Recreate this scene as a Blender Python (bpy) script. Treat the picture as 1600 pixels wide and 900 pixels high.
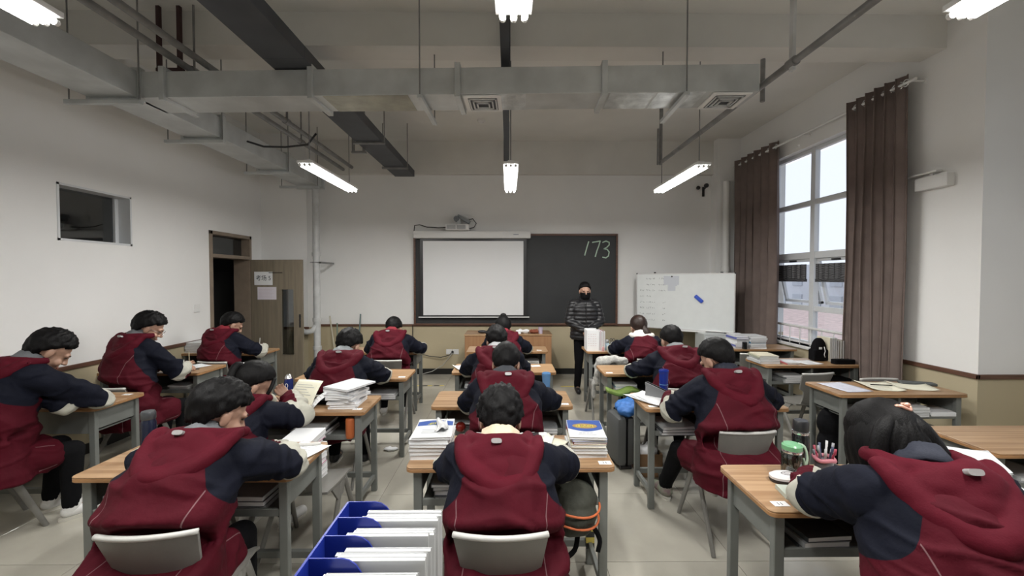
import bpy, bmesh, math, random
import numpy as np
from mathutils import Vector, Matrix, noise
random.seed(7)
for o in list(bpy.data.objects): bpy.data.objects.remove(o)
SC = bpy.context.scene
COL = SC.collection
PI = math.pi
# ---------------------------------------------------------------- camera
cd = bpy.data.cameras.new('camera'); cam = bpy.data.objects.new('camera', cd); COL.objects.link(cam)
cam.location = (0, 0, 1.715)
cam.rotation_euler = (math.radians(90 - 1.41), 0, math.radians(-0.44))
cd.sensor_width = 36; cd.lens = 36 * 650 / 1600; cd.clip_start = 0.05; cd.clip_end = 400
SC.camera = cam
# ---------------------------------------------------------------- exposure, world
SC.view_settings.view_transform = 'Standard'; SC.view_settings.look = 'None'
SC.view_settings.gamma = 1; SC.view_settings.use_curve_mapping = False
SC.view_settings.exposure = 1.18
W = bpy.data.worlds.new('overcast sky'); SC.world = W; W.use_nodes = True
bg = W.node_tree.nodes['Background']
bg.inputs[0].default_value = (0.86, 0.91, 1.0, 1); bg.inputs[1].default_value = 0.56
LAMP_W = 17.0        # watts of each tube lamp (light thrown down by its reflector)
TUBE_E = 9.0
def portal(name, loc, rot, sx, sy):
    l = bpy.data.lights.new(name, 'AREA'); l.shape = 'RECTANGLE'; l.size = sx; l.size_y = sy
    l.cycles.is_portal = True
    o = bpy.data.objects.new(name, l); COL.objects.link(o); o.location = loc; o.rotation_euler = rot
portal('window_portal', (4.35, 5.19, 2.1), (0, math.radians(90), 0), 2.7, 2.4)
portal('rear_window_portal', (5.1, 1.3, 2.1), (0, math.radians(90), 0), 2.7, 3.2)

# ---------------------------------------------------------------- materials
def nodes(m):
    m.use_nodes = True
    return m.node_tree, m.node_tree.nodes['Principled BSDF']
def N(t, kind, **kw):
    n = t.nodes.new(kind)
    for k, v in kw.items(): setattr(n, k, v)
    return n
MATS = {}
def mat(name, col, rough=0.6, metal=0.0, var=0.0, scale=8.0, stretch=(1, 1, 1), bump=0.0, bscale=60.0, col2=None, spec=0.5, sheen=0):
    if name in MATS: return MATS[name]
    m = bpy.data.materials.new(name); t, p = nodes(m); MATS[name] = m
    p.inputs['Base Color'].default_value = (*col, 1); p.inputs['Roughness'].default_value = rough
    p.inputs['Metallic'].default_value = metal; p.inputs['Specular IOR Level'].default_value = spec
    if sheen: p.inputs['Sheen Weight'].default_value = sheen
    tc = N(t, 'ShaderNodeTexCoord'); mp = N(t, 'ShaderNodeMapping'); mp.inputs['Scale'].default_value = stretch
    t.links.new(tc.outputs['Object'], mp.inputs[0])
    if var or col2:
        nz = N(t, 'ShaderNodeTexNoise'); nz.inputs['Scale'].default_value = scale; nz.inputs['Detail'].default_value = 5
        t.links.new(mp.outputs[0], nz.inputs['Vector'])
        cr = N(t, 'ShaderNodeValToRGB')
        c2 = col2 or tuple(max(0, c * (1 - var)) for c in col)
        c1 = col if col2 else tuple(min(1, c * (1 + var)) for c in col)
        cr.color_ramp.elements[0].position = .40 if stretch[1] == 13 else .32; cr.color_ramp.elements[1].position = .60 if stretch[1] == 13 else .68
        cr.color_ramp.elements[0].color = (*c2, 1); cr.color_ramp.elements[1].color = (*c1, 1)
        t.links.new(nz.outputs['Fac'], cr.inputs[0]); t.links.new(cr.outputs[0], p.inputs['Base Color'])
    if bump:
        nb = N(t, 'ShaderNodeTexNoise'); nb.inputs['Scale'].default_value = bscale; nb.inputs['Detail'].default_value = 3
        t.links.new(mp.outputs[0], nb.inputs['Vector'])
        b = N(t, 'ShaderNodeBump'); b.inputs['Strength'].default_value = bump; b.inputs['Distance'].default_value = .01
        t.links.new(nb.outputs['Fac'], b.inputs['Height']); t.links.new(b.outputs[0], p.inputs['Normal'])
    return m
def emis(name, col, e):
    m = bpy.data.materials.new(name); t, p = nodes(m); MATS[name] = m
    p.inputs['Base Color'].default_value = (.8, .8, .8, 1)
    p.inputs['Emission Color'].default_value = (*col, 1); p.inputs['Emission Strength'].default_value = e
    return m
def glassm(name, tint=(1, 1, 1), gl=.08, rough=.02):
    m = bpy.data.materials.new(name); m.use_nodes = True; t = m.node_tree; t.nodes.clear(); MATS[name] = m
    o = N(t, 'ShaderNodeOutputMaterial'); mx = N(t, 'ShaderNodeMixShader'); tr = N(t, 'ShaderNodeBsdfTransparent')
    g = N(t, 'ShaderNodeBsdfGlossy'); g.inputs['Roughness'].default_value = rough
    tr.inputs[0].default_value = (*tint, 1); mx.inputs[0].default_value = gl
    t.links.new(tr.outputs[0], mx.inputs[1]); t.links.new(g.outputs[0], mx.inputs[2]); t.links.new(mx.outputs[0], o.inputs[0])
    return m
# wall paint: white above the dado line, cream below (real paint at a fixed height of the room)
def wallm(name, up, low, zt=0.88):
    m = bpy.data.materials.new(name); t, p = nodes(m); MATS[name] = m
    g = N(t, 'ShaderNodeNewGeometry'); s = N(t, 'ShaderNodeSeparateXYZ'); t.links.new(g.outputs['Position'], s.inputs[0])
    c = N(t, 'ShaderNodeMath', operation='GREATER_THAN'); c.inputs[1].default_value = zt; t.links.new(s.outputs[2], c.inputs[0])
    nz = N(t, 'ShaderNodeTexNoise'); nz.inputs['Scale'].default_value = 1.3; nz.inputs['Detail'].default_value = 6
    t.links.new(g.outputs['Position'], nz.inputs['Vector'])
    mx = N(t, 'ShaderNodeMix', data_type='RGBA'); mx.inputs[6].default_value = (*low, 1); mx.inputs[7].default_value = (*up, 1)
    t.links.new(c.outputs[0], mx.inputs[0])
    m2 = N(t, 'ShaderNodeMix', data_type='RGBA', blend_type='MULTIPLY'); m2.inputs[0].default_value = .12
    t.links.new(mx.outputs[2], m2.inputs[6]); t.links.new(nz.outputs['Fac'], m2.inputs[7]); t.links.new(m2.outputs[2], p.inputs['Base Color'])
    p.inputs['Roughness'].default_value = .75
    nb = N(t, 'ShaderNodeTexNoise'); nb.inputs['Scale'].default_value = 90; t.links.new(g.outputs['Position'], nb.inputs['Vector'])
    b = N(t, 'ShaderNodeBump'); b.inputs['Strength'].default_value = .08; b.inputs['Distance'].default_value = .005
    t.links.new(nb.outputs['Fac'], b.inputs['Height']); t.links.new(b.outputs[0], p.inputs['Normal'])
    return m
M_WALL = wallm('wall_paint', (.86, .86, .85), (.50, .43, .29))
M_CEIL = mat('ceiling_paint', (.74, .73, .70), .85, var=.05, scale=1.2, bump=.1)
M_BEAM = mat('beam_paint', (.68, .67, .64), .85, var=.05, scale=2)
M_TRIM = mat('brown_trim', (.115, .055, .035), .45, var=.25, scale=6, stretch=(1, 1, 8))
M_BLACK = mat('black_base', (.012, .012, .012), .4)
M_TILE = mat('floor_tile', (.44, .42, .36), .13, var=.10, scale=2.2, bump=.015, bscale=5)
M_GROUT = mat('grout', (.16, .15, .13), .8)
M_GALV = mat('galvanised', (.52, .54, .54), .42, metal=.35, var=.13, scale=4, stretch=(1, 1, 1), bump=.06, bscale=9)
M_GALV2 = mat('galvanised_bright', (.62, .64, .64), .30, metal=.6, var=.25, scale=9, bump=.5, bscale=14)
M_DUCTD = mat('dark_tray', (.055, .06, .07), .5, metal=.2, var=.2, scale=4)
M_PIPE = mat('pipe_grey', (.22, .22, .22), .45, metal=.3, var=.2)
M_PIPEW = mat('pipe_white', (.55, .56, .56), .4, var=.1)
M_RUST = mat('bracket_red', (.05, .02, .02), .6)
M_WOOD = mat('desk_wood', (.42, .27, .15), .36, scale=2.6, stretch=(.4, 13, 1), col2=(.29, .165, .08), bump=.03, bscale=8)
M_WOODE = mat('desk_edge', (.33, .175, .075), .4, var=.15, scale=6)
M_STEEL = mat('grey_steel', (.17, .18, .17), .42, metal=.1, var=.08, scale=7)
M_PLAS = mat('chair_plastic', (.19, .185, .17), .42, var=.08, scale=6, bump=.03, bscale=120)
M_PAPER = mat('paper', (.82, .83, .84), .8, var=.03, scale=5)
M_PAPERC = mat('cream_paper', (.78, .76, .62), .8, var=.04, scale=5)
M_EDGE = mat('page_edges', (.74, .74, .74), .8, var=.12, scale=3, stretch=(1, 1, 60))
M_INK = mat('grey_print', (.30, .31, .34), .8)
M_SKIN = mat('skin', (.40, .235, .165), .5, var=.06, scale=14)
M_HAIR = mat('black_hair', (.0035, .0032, .0035), .55, spec=.17, var=.4, scale=25, stretch=(9, 9, .6), bump=.22, bscale=30)
M_HAIRB = mat('brown_hair', (.022, .012, .009), .4, spec=.3, var=.4, scale=25, stretch=(9, 9, .6), bump=.22, bscale=30)
M_MAR = mat('maroon_cloth', (.074, .0022, .0095), .8, spec=.18, var=.10, scale=5, bump=.12, bscale=160)
M_NAVY = mat('navy_cloth', (.0046, .006, .0145), .75, var=.15, scale=5, bump=.12, bscale=160)
M_BLK = mat('black_cloth', (.004, .004, .005), .9, spec=.15, var=.2, scale=9, bump=.2, bscale=60)
M_WHITE = mat('white_plastic', (.75, .75, .74), .4)
M_DARKP = mat('dark_plastic', (.02, .02, .022), .35)
M_BOARD = mat('blackboard', (.022, .024, .026), .55, var=.12, scale=2.5)
M_SCR = mat('screen_cloth', (.78, .79, .80), .6)
M_WB = mat('whiteboard', (.74, .77, .77), .22, var=.02)
M_CHALK = mat('green_chalk', (.52, .68, .55), .9)
M_CURT = mat('curtain', (.215, .168, .15), .85, var=.1, scale=7, bump=.15, bscale=90)
M_FRAME = mat('window_frame', (.66, .68, .70), .35)
M_DOOR = mat('door_wood', (.22, .185, .135), .45, var=.14, scale=3, stretch=(9, 9, .6))
M_DFRAME = mat('door_frame', (.24, .19, .145), .45, var=.1)
M_GLASS = glassm('window_glass', (.97, .98, 1), .06)
M_GLASSD = glassm('dark_glass', (.55, .58, .60), .14)
M_BOTG = glassm('bottle_glass', (.55, .60, .55), .16, .05)
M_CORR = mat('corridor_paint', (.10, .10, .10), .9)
M_COB = mat('cobalt_plastic', (.012, .028, .26), .35)
M_POD = mat('podium_wood', (.36, .20, .10), .45, scale=2, stretch=(10, 10, .7), col2=(.28, .14, .065))
def objcol():
    m = bpy.data.materials.new('coloured_by_object'); t, p = nodes(m); MATS['objcol'] = m
    oi = N(t, 'ShaderNodeObjectInfo'); t.links.new(oi.outputs['Color'], p.inputs['Base Color']); p.inputs['Roughness'].default_value = .45
    return m
M_OBJ = objcol()
# jacket: maroon body, navy raglan sleeve, white elbow band, maroon cuff with white stripe, grey piping
def jacketm():
    m = bpy.data.materials.new('school_jacket'); t, p = nodes(m); L = t.links
    def at(n): a = N(t, 'ShaderNodeAttribute'); a.attribute_name = n; return a.outputs['Fac']
    def gt(a, v):
        c = N(t, 'ShaderNodeMath', operation='GREATER_THAN'); L.new(a, c.inputs[0]); c.inputs[1].default_value = v; return c.outputs[0]
    def mx(f, a, b):
        n = N(t, 'ShaderNodeMix', data_type='RGBA'); L.new(f, n.inputs[0])
        for i, c in ((6, a), (7, b)):
            if isinstance(c, tuple): n.inputs[i].default_value = (*c, 1)
            else: L.new(c, n.inputs[i])
        return n.outputs[2]
    mar, nav, whi = (.074, .0022, .0095), (.0046, .006, .0145), (.52, .51, .44)
    ab = N(t, 'ShaderNodeMath', operation='ABSOLUTE'); L.new(at('piping'), ab.inputs[0])
    body = mx(gt(ab.outputs[0], .0018), (.22, .12, .13), mar)
    cuff = mx(gt(at('stripe'), .55), mar, whi)
    arm = mx(gt(at('arm'), -.030), nav, whi); arm = mx(gt(at('arm'), .045), arm, cuff)
    col = mx(gt(at('zone'), 0), body, arm)
    nz = N(t, 'ShaderNodeTexNoise'); nz.inputs['Scale'].default_value = 6
    hv = N(t, 'ShaderNodeMix', data_type='RGBA', blend_type='MULTIPLY'); hv.inputs[0].default_value = .35
    L.new(col, hv.inputs[6]); L.new(nz.outputs['Fac'], hv.inputs[7]); L.new(hv.outputs[2], p.inputs['Base Color'])
    p.inputs['Roughness'].default_value = .8; p.inputs['Specular IOR Level'].default_value = .18
    tc = N(t, 'ShaderNodeTexCoord'); nb = N(t, 'ShaderNodeTexNoise'); nb.inputs['Scale'].default_value = 26; nb.inputs['Detail'].default_value = 6
    L.new(tc.outputs['Object'], nb.inputs['Vector'])
    b = N(t, 'ShaderNodeBump'); b.inputs['Strength'].default_value = .35; b.inputs['Distance'].default_value = .01
    L.new(nb.outputs['Fac'], b.inputs['Height']); L.new(b.outputs[0], p.inputs['Normal'])
    return m
M_JACKET = jacketm()

# ---------------------------------------------------------------- mesh helpers
def NB(): return bmesh.new()
def box(bm, x0, x1, y0, y1, z0, z1, bev=0.0, M=None):
    r = bmesh.ops.create_cube(bm, size=1.0)
    vs = r['verts']
    for v in vs: v.co = Vector(((x0 + x1) / 2 + v.co.x * (x1 - x0), (y0 + y1) / 2 + v.co.y * (y1 - y0), (z0 + z1) / 2 + v.co.z * (z1 - z0)))
    if bev:
        es = list({e for v in vs for e in v.link_edges})
        r2 = bmesh.ops.bevel(bm, geom=es, offset=bev, segments=2, affect='EDGES', profile=.5)
        vs = r2['verts'] if not M else [v for v in set(r2['verts'])]
    if M:
        for v in set(vs): v.co = M @ v.co
    return vs
def frame_of(d):
    d = Vector(d).normalized(); a = Vector((0, 0, 1)) if abs(d.z) < .9 else Vector((1, 0, 0))
    u = d.cross(a).normalized(); return u, u.cross(d).normalized()
def rings(bm, rr, cap=True, closed=False):
    R = [[bm.verts.new(p) for p in r] for r in rr]; n = len(R[0])
    for i in range(len(R) - (0 if closed else 1)):
        A, B = R[i], R[(i + 1) % len(R)]
        for k in range(n): bm.faces.new((A[k], A[(k + 1) % n], B[(k + 1) % n], B[k]))
    if cap and not closed:
        bm.faces.new(R[0][::-1]); bm.faces.new(R[-1])
    return R
def tube(bm, pts, r, seg=8, closed=False):
    pts = [Vector(p) for p in pts]; n = len(pts); out = []
    rs = r if isinstance(r, (list, tuple)) else [r] * n
    u = None
    for i, p in enumerate(pts):
        if closed: d = pts[(i + 1) % n] - pts[i - 1]
        else: d = pts[min(i + 1, n - 1)] - pts[max(i - 1, 0)]
        d.normalize()
        if u is None: u, w = frame_of(d)
        else:
            u = (u - d * u.dot(d)).normalized(); w = u.cross(d)
        out.append([p + (u * math.cos(2 * PI * k / seg) + w * math.sin(2 * PI * k / seg)) * rs[i] for k in range(seg)])
    rings(bm, out, closed=closed)
def cyl(bm, p0, p1, r, seg=12, r1=None): tube(bm, [p0, p1], [r, r if r1 is None else r1], seg)
def lathe(bm, c, prof, seg=20, z=Vector((0, 0, 1))):
    rr = [[Vector(c) + Vector((math.cos(2 * PI * k / seg) * r, math.sin(2 * PI * k / seg) * r, h)) for k in range(seg)] for r, h in prof]
    rings(bm, rr)
def cap(bm, p0, p1, r0, r1, seg=12):
    p0, p1 = Vector(p0), Vector(p1); d = (p1 - p0); L = d.length
    if L < 1e-5: d = Vector((0, 0, 1)); L = 1e-4
    d.normalize(); u, w = frame_of(d); rr = []
    for a in (-80, -55, -28, 0): rr.append((p0 + d * r0 * math.sin(math.radians(a)), r0 * math.cos(math.radians(a))))
    for a in (0, 28, 55, 80): rr.append((p1 + d * r1 * math.sin(math.radians(a)), r1 * math.cos(math.radians(a))))
    rings(bm, [[c + (u * math.cos(2 * PI * k / seg) + w * math.sin(2 * PI * k / seg)) * r for k in range(seg)] for c, r in rr])
def ell(bm, c, r, M=None, seg=16):
    rr = []
    for i in range(1, 10):
        a = PI * i / 10 - PI / 2
        rr.append([Vector((math.cos(2 * PI * k / seg) * math.cos(a) * r[0], math.sin(2 * PI * k / seg) * math.cos(a) * r[1], math.sin(a) * r[2])) for k in range(seg)])
    c = Vector(c)
    rings(bm, [[c + ((M @ p) if M else p) for p in q] for q in rr])
def rrect(bm, x0, x1, y0, y1, z0, z1, r, n=5):
    o = []
    for cx, cy, a0 in ((x1 - r, y1 - r, 0), (x0 + r, y1 - r, 90), (x0 + r, y0 + r, 180), (x1 - r, y0 + r, 270)):
        for k in range(n + 1):
            a = math.radians(a0 + 90 * k / n); o.append((cx + r * math.cos(a), cy + r * math.sin(a)))
    e = min(.004, (z1 - z0) * .3)
    cx, cy = (x0 + x1) / 2, (y0 + y1) / 2
    def ring(z, s): return [Vector((cx + (x - cx) * (1 - s / (abs(x1 - x0) / 2)), cy + (y - cy) * (1 - s / (abs(y1 - y0) / 2)), z)) for x, y in o]
    return rings(bm, [ring(z0, e), ring(z0 + e, 0), ring(z1 - e, 0), ring(z1, e)])
def obj(name, bm, m, parent=None, smooth=False, color=None, loc=None):
    me = bpy.data.meshes.new(name)
    if isinstance(bm, bpy.types.Mesh): me = bm
    else:
        bmesh.ops.recalc_face_normals(bm, faces=bm.faces); bm.to_mesh(me); bm.free()
    if not isinstance(m, (list, tuple)): m = [m]
    if not me.materials:
        for x in m: me.materials.append(x)
    if smooth is True:
        for p in me.polygons: p.use_smooth = True
    elif smooth:
        me.polygons.foreach_set('use_smooth', [True] * len(me.polygons)); me.set_sharp_from_angle(angle=smooth)
    o = bpy.data.objects.new(name, me); COL.objects.link(o)
    if parent: o.parent = parent
    if color: o.color = (*color, 1)
    if loc: o.location = loc
    return o
AS = math.radians(35)
def tag(o, label, cat, group=None, kind=None):
    o['label'] = label; o['category'] = cat
    if group: o['group'] = group
    if kind: o['kind'] = kind
    return o
def thing(name, label, cat, loc=(0, 0, 0), rz=0.0, group=None):
    o = bpy.data.objects.new(name, None); COL.objects.link(o); o.empty_display_size = .1
    o.location = loc; o.rotation_euler = (0, 0, rz)
    return tag(o, label, cat, group)
KIDS = {}
def copy_tree(o, parent=None):
    c = o.copy(); COL.objects.link(c)
    if parent: c.parent = parent
    for ch in [x for x in o.children]: copy_tree(ch, c)
    return c
def struct(name, bm, m, parent=None, smooth=False):
    o = obj(name, bm, m, parent, smooth); 
    if not parent: o['kind'] = 'structure'
    return o
def dup(proto, loc, rz, label, group=None, first=[]):
    if id(proto) not in KIDS: KIDS[id(proto)] = proto; c = proto
    else: c = copy_tree(proto)
    c.location = loc; c.rotation_euler = (0, 0, rz); c['label'] = label
    if group: c['group'] = group
    return c
def remesh(bm, voxel, sm=3, fac=.5):
    bmesh.ops.recalc_face_normals(bm, faces=bm.faces)
    me = bpy.data.meshes.new('tmp'); bm.to_mesh(me); bm.free()
    o = bpy.data.objects.new('tmp', me); COL.objects.link(o)
    md = o.modifiers.new('r', 'REMESH'); md.mode = 'VOXEL'; md.voxel_size = voxel
    if sm:
        s = o.modifiers.new('s', 'SMOOTH'); s.iterations = sm; s.factor = fac
    dg = bpy.context.evaluated_depsgraph_get(); dg.update()
    out = bpy.data.meshes.new_from_object(o.evaluated_get(dg))
    bpy.data.objects.remove(o); bpy.data.meshes.remove(me)
    return out
def stroke(bm, pts, w, plane='xz', y=0.0, h=.0015):
    """flat ribbon stroke on a board; pts in the board's own plane"""
    P = [Vector((a, y, b)) if plane == 'xz' else Vector((a, b, y)) for a, b in pts]
    nrm = Vector((0, 1, 0)) if plane == 'xz' else Vector((0, 0, 1))
    for a, b in zip(P[:-1], P[1:]):
        d = (b - a)
        if d.length < 1e-6: continue
        d.normalize(); s = d.cross(nrm) * w / 2; a2 = a - d * w * .3; b2 = b + d * w * .3
        q = [a2 - s, b2 - s, b2 + s, a2 + s]
        rings(bm, [[p - nrm * h for p in q], [p + nrm * h for p in q]])
def text_bm(s, size):
    cu = bpy.data.curves.new('t', 'FONT'); cu.body = s; cu.size = size; cu.extrude = .0008; cu.align_x = 'CENTER'; cu.align_y = 'CENTER'
    o = bpy.data.objects.new('t', cu); COL.objects.link(o)
    dg = bpy.context.evaluated_depsgraph_get(); dg.update()
    me = bpy.data.meshes.new_from_object(o.evaluated_get(dg)); bm = NB(); bm.from_mesh(me)
    bpy.data.objects.remove(o); bpy.data.meshes.remove(me)
    return bm

def translucent(m, col, f):
    t = m.node_tree; p = t.nodes['Principled BSDF']; o = t.nodes['Material Output']
    tr = N(t, 'ShaderNodeBsdfTranslucent'); tr.inputs[0].default_value = (*col, 1); mx = N(t, 'ShaderNodeMixShader'); mx.inputs[0].default_value = f
    t.links.new(p.outputs[0], mx.inputs[1]); t.links.new(tr.outputs[0], mx.inputs[2]); t.links.new(mx.outputs[0], o.inputs[0])
translucent(M_CURT, (.30, .13, .10), .22)

# ================================================================ THE SETTING
XL, XR, YF, YB, ZC = -4.12, 3.98, 7.38, -2.2, 4.10
XR2, YJ = 4.85, 3.48
def wall_holes(bm, ax, c0, c1, u0, u1, z0, z1, holes):
    us = sorted({u0, u1, *[h[0] for h in holes], *[h[1] for h in holes]}); zs = sorted({z0, z1, *[h[2] for h in holes], *[h[3] for h in holes]})
    for a, b in zip(us[:-1], us[1:]):
        for p, q in zip(zs[:-1], zs[1:]):
            m, n = (a + b) / 2, (p + q) / 2
            if any(h[0] < m < h[1] and h[2] < n < h[3] for h in holes): continue
            if ax == 'x': box(bm, c0, c1, a, b, p, q)
            else: box(bm, a, b, c0, c1, p, q)
# floor: grout bed with one tile object per slab
b = NB(); box(b, -7.2, 5.0, YB - .1, YF + .25, -.12, -.003)
floor = struct('floor', b, M_GROUT)
TS = .79; tm = None
xs = [-1.0 + TS * k for k in range(-4, 8)]; ys = [2.466 + TS * k for k in range(-6, 7)]
def tile_mesh(sx, sy):
    t = NB(); rrect(t, .0015, sx - .0015, .0015, sy - .0015, -.003, 0, .002, 1); return t
full = None
for i, x in enumerate(xs):
    for j, y in enumerate(ys):
        x0, x1, y0, y1 = max(x, XL), min(x + TS, XR2), max(y, YB), min(y + TS, YF)
        if x1 - x0 < .02 or y1 - y0 < .02: continue
        whole = abs(x1 - x0 - TS) < 1e-4 and abs(y1 - y0 - TS) < 1e-4
        if whole and full:
            o = bpy.data.objects.new('tile', full); COL.objects.link(o); o.parent = floor; o.location = (x0, y0, 0)
        else:
            o = obj('tile', tile_mesh(x1 - x0, y1 - y0), M_TILE, floor, loc=(x0, y0, 0))
            if whole: full = o.data
# strips of worn hazard tape on the tiles
b = NB(); b2 = NB()
for k in range(5): box(b, -1.95 + .19 * k, -1.86 + .19 * k, 6.56, 6.60, .0003, .0012)
for k in range(5): box(b2, -1.86 + .19 * k, -1.79 + .19 * k, 6.562, 6.598, .0003, .0011)
for x in (.82, 1.9): box(b2, x, x + .26, 6.50, 6.545, .0003, .0012)
obj('floor_tape', b, M_DARKP, floor); obj('yellow_floor_tape', b2, mat('yellow_tape', (.62, .50, .10), .6), floor)

b = NB(); box(b, -7.2, XR2 + .3, YB - .2, YF + .25, ZC, ZC + .15)
ceil = struct('ceiling', b, M_CEIL)
for y0, y1, z in ((3.80, 4.05, 3.80), (-.2, .05, 3.80)):
    b = NB(); box(b, XL, XR2, y0, y1, z, ZC); obj('beam', b, M_BEAM, ceil)
b = NB(); box(b, XL, XR, 7.30, YF, 3.52, ZC); obj('beam', b, M_BEAM, ceil)
b = NB(); lathe(b, (-.42, 6.35, 0), [(.055, 4.10), (.055, 4.075), (.035, 4.06), (.03, 4.045)], 20)
tag(obj('smoke_detector', b, M_WHITE, None, AS), 'small round white smoke detector on the ceiling beyond the cross duct', 'smoke detector')

WIN_Y0, WIN_Y1, WIN_Z0, WIN_Z1 = 4.25, 6.38, .80, 3.46
LW = (3.84, 4.59, 2.06, 2.59)     # interior window in the left wall
LD = (5.76, 6.68, 0, 2.37)        # doorway in the left wall
b = NB(); wall_holes(b, 'x', XL - .22, XL, YB, YF + .2, 0, ZC, [LW, LD]); struct('wall_left', b, M_WALL)
b = NB(); wall_holes(b, 'x', XR, XR + .26, YJ, YF + .2, 0, ZC, [(WIN_Y0, WIN_Y1, WIN_Z0, WIN_Z1)])
box(b, XR + .26, XR2 + .24, YJ, YJ + .2, 0, ZC)
struct('wall_right', b, M_WALL)
RW = (.0, 2.7, .9, 3.4)
b = NB(); wall_holes(b, 'x', XR2, XR2 + .24, YB, YJ - .001, 0, ZC, [RW]); struct('wall_right_rear', b, M_WALL)
b = NB(); box(b, XL, XR, YF, YF + .2, 0, ZC)
box(b, XL, -3.36, 6.97, YF, 0, ZC); box(b, 3.58, XR, 7.16, YF, 0, ZC); struct('wall_front', b, M_WALL)
b = NB(); box(b, XL, XR2 + .2, YB - .2, YB, 0, ZC); struct('wall_rear', b, M_WALL)
# corridor behind the left wall
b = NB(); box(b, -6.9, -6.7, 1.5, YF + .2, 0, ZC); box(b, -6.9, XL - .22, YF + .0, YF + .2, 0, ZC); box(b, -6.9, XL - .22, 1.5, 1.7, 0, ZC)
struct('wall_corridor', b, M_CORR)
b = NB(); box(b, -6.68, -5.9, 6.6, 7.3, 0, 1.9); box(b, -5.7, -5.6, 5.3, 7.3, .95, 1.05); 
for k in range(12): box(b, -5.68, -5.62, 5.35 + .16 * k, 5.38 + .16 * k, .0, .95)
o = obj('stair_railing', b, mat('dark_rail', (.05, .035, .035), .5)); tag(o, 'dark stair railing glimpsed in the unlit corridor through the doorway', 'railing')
# trims
def trim(n, x0, x1, y0, y1, z0=.855, z1=.895):
    b = NB(); box(b, x0, x1, y0, y1, z0, z1, .004); struct('trim_%d' % n, b, M_TRIM)
trim(1, XL, XL + .02, YB, 5.70); trim(2, XL, -3.34, 6.95, 6.97); trim(3, -3.36, 3.6, YF - .022, YF); trim(4, 3.56, XR, 7.14, 7.16)
trim(5, XR - .02, XR, YJ - .02, 4.25); trim(6, XR - .02, XR, 6.38, 7.16); trim(7, XR - .02, XR2, YJ - .02, YJ)
trim(8, XL, XR2, YB, YB + .02)
b = NB(); box(b, -3.36, 3.58, YF - .015, YF, 0, .10, .002); struct('baseboard_front', b, M_BLACK)
b = NB(); box(b, XL, XL + .015, YB, 5.70, 0, .10, .002); struct('baseboard_left', b, M_BLACK)
b = NB(); box(b, XR - .015, XR, YJ, 7.16, 0, .10, .002); box(b, XR, XR2, YJ - .015, YJ, 0, .10, .002); struct('baseboard_right', b, M_BLACK)
b = NB(); box(b, XL, -3.345, 6.955, 6.97, 0, .10, .002); struct('baseboard_pillar', b, M_BLACK)
# door with transom, leaf swung open against the front pillar
b = NB(); y0, y1, _, zt = LD; x0, x1 = XL - .24, XL + .02
box(b, x0, x1, y0, y0 + .05, 0, zt, .004); box(b, x0, x1, y1 - .05, y1, 0, zt, .004); box(b, x0, x1, y0, y1, zt - .05, zt, .004)
box(b, x0, x1, y0 + .05, y1 - .05, 2.0, 2.05, .003)
d1 = struct('door_1', b, M_DFRAME)
b = NB(); box(b, XL - .12, XL - .112, y0 + .05, y1 - .05, 2.05, zt - .05); obj('transom_pane', b, M_GLASSD, d1)
LEAF = Matrix.Translation((XL + .03, 6.65, 0)) @ Matrix.Rotation(math.radians(-4), 4, 'Z')
b = NB(); px0, px1, pz0, pz1 = .50, .70, .50, 1.53
for a in ((0, px0, .02, 2.0), (px1, .84, .02, 2.0), (px0, px1, .02, pz0), (px0, px1, pz1, 2.0)): box(b, a[0], a[1], -.02, .02, a[2], a[3])
leaf = obj('door_leaf', b, M_DOOR, d1); leaf.matrix_world = LEAF
b = NB(); box(b, px0, px1, -.003, .003, pz0, pz1); obj('door_pane', b, M_GLASSD, leaf)
b = NB(); box(b, px0 - .012, px0, -.026, .026, pz0, pz1); box(b, px1, px1 + .012, -.026, .026, pz0, pz1)
box(b, px0, px1, -.026, .026, pz0 - .012, pz0); box(b, px0, px1, -.026, .026, pz1, pz1 + .012); obj('vision_frame', b, M_DOOR, leaf)
b = NB()
for z in (1.05, 1.11): cyl(b, (.80, -.035, z), (.80, -.02, z), .011)
box(b, .785, .815, -.024, -.02, .93, 1.14, .002); obj('lock', b, M_DARKP, leaf)
b = NB(); box(b, .30, .52, -.026, -.02, 1.79, 1.80); obj('tape_strip', b, M_DARKP, leaf)
sg = obj('door_sign', (lambda q: (box(q, .06, .36, -.0235, -.0215, 1.60, 1.81), q)[1])(NB()), M_PAPER)
sg.matrix_world = LEAF; tag(sg, 'white paper sign with handwritten exam room number taped on the open door', 'sign')
t = text_bm('考场 5', .095)
for v in t.verts: v.co = Vector((v.co.x * .95, v.co.z, v.co.y)) + Vector((.21, -.0248, 1.705))
obj('sign_lettering', t, mat('ink', (.04, .05, .06), .7), sg)
nt = obj('notice', (lambda q: (box(q, .11, .42, -.0235, -.0215, 1.37, 1.57), q)[1])(NB()), mat('pinkish_paper', (.74, .70, .76), .8, var=.03))
nt.matrix_world = LEAF; tag(nt, 'pale lilac notice sheet taped on the door below the exam room sign', 'notice')
b = NB()
for k in range(7): stroke(b, [(.13, 1.53 - k * .02), (.38 - .03 * (k % 3), 1.53 - k * .02)], .003, y=-.0243, h=.0004)
obj('faint_print', b, mat('pink_ink', (.62, .50, .55), .8), nt)
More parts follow.
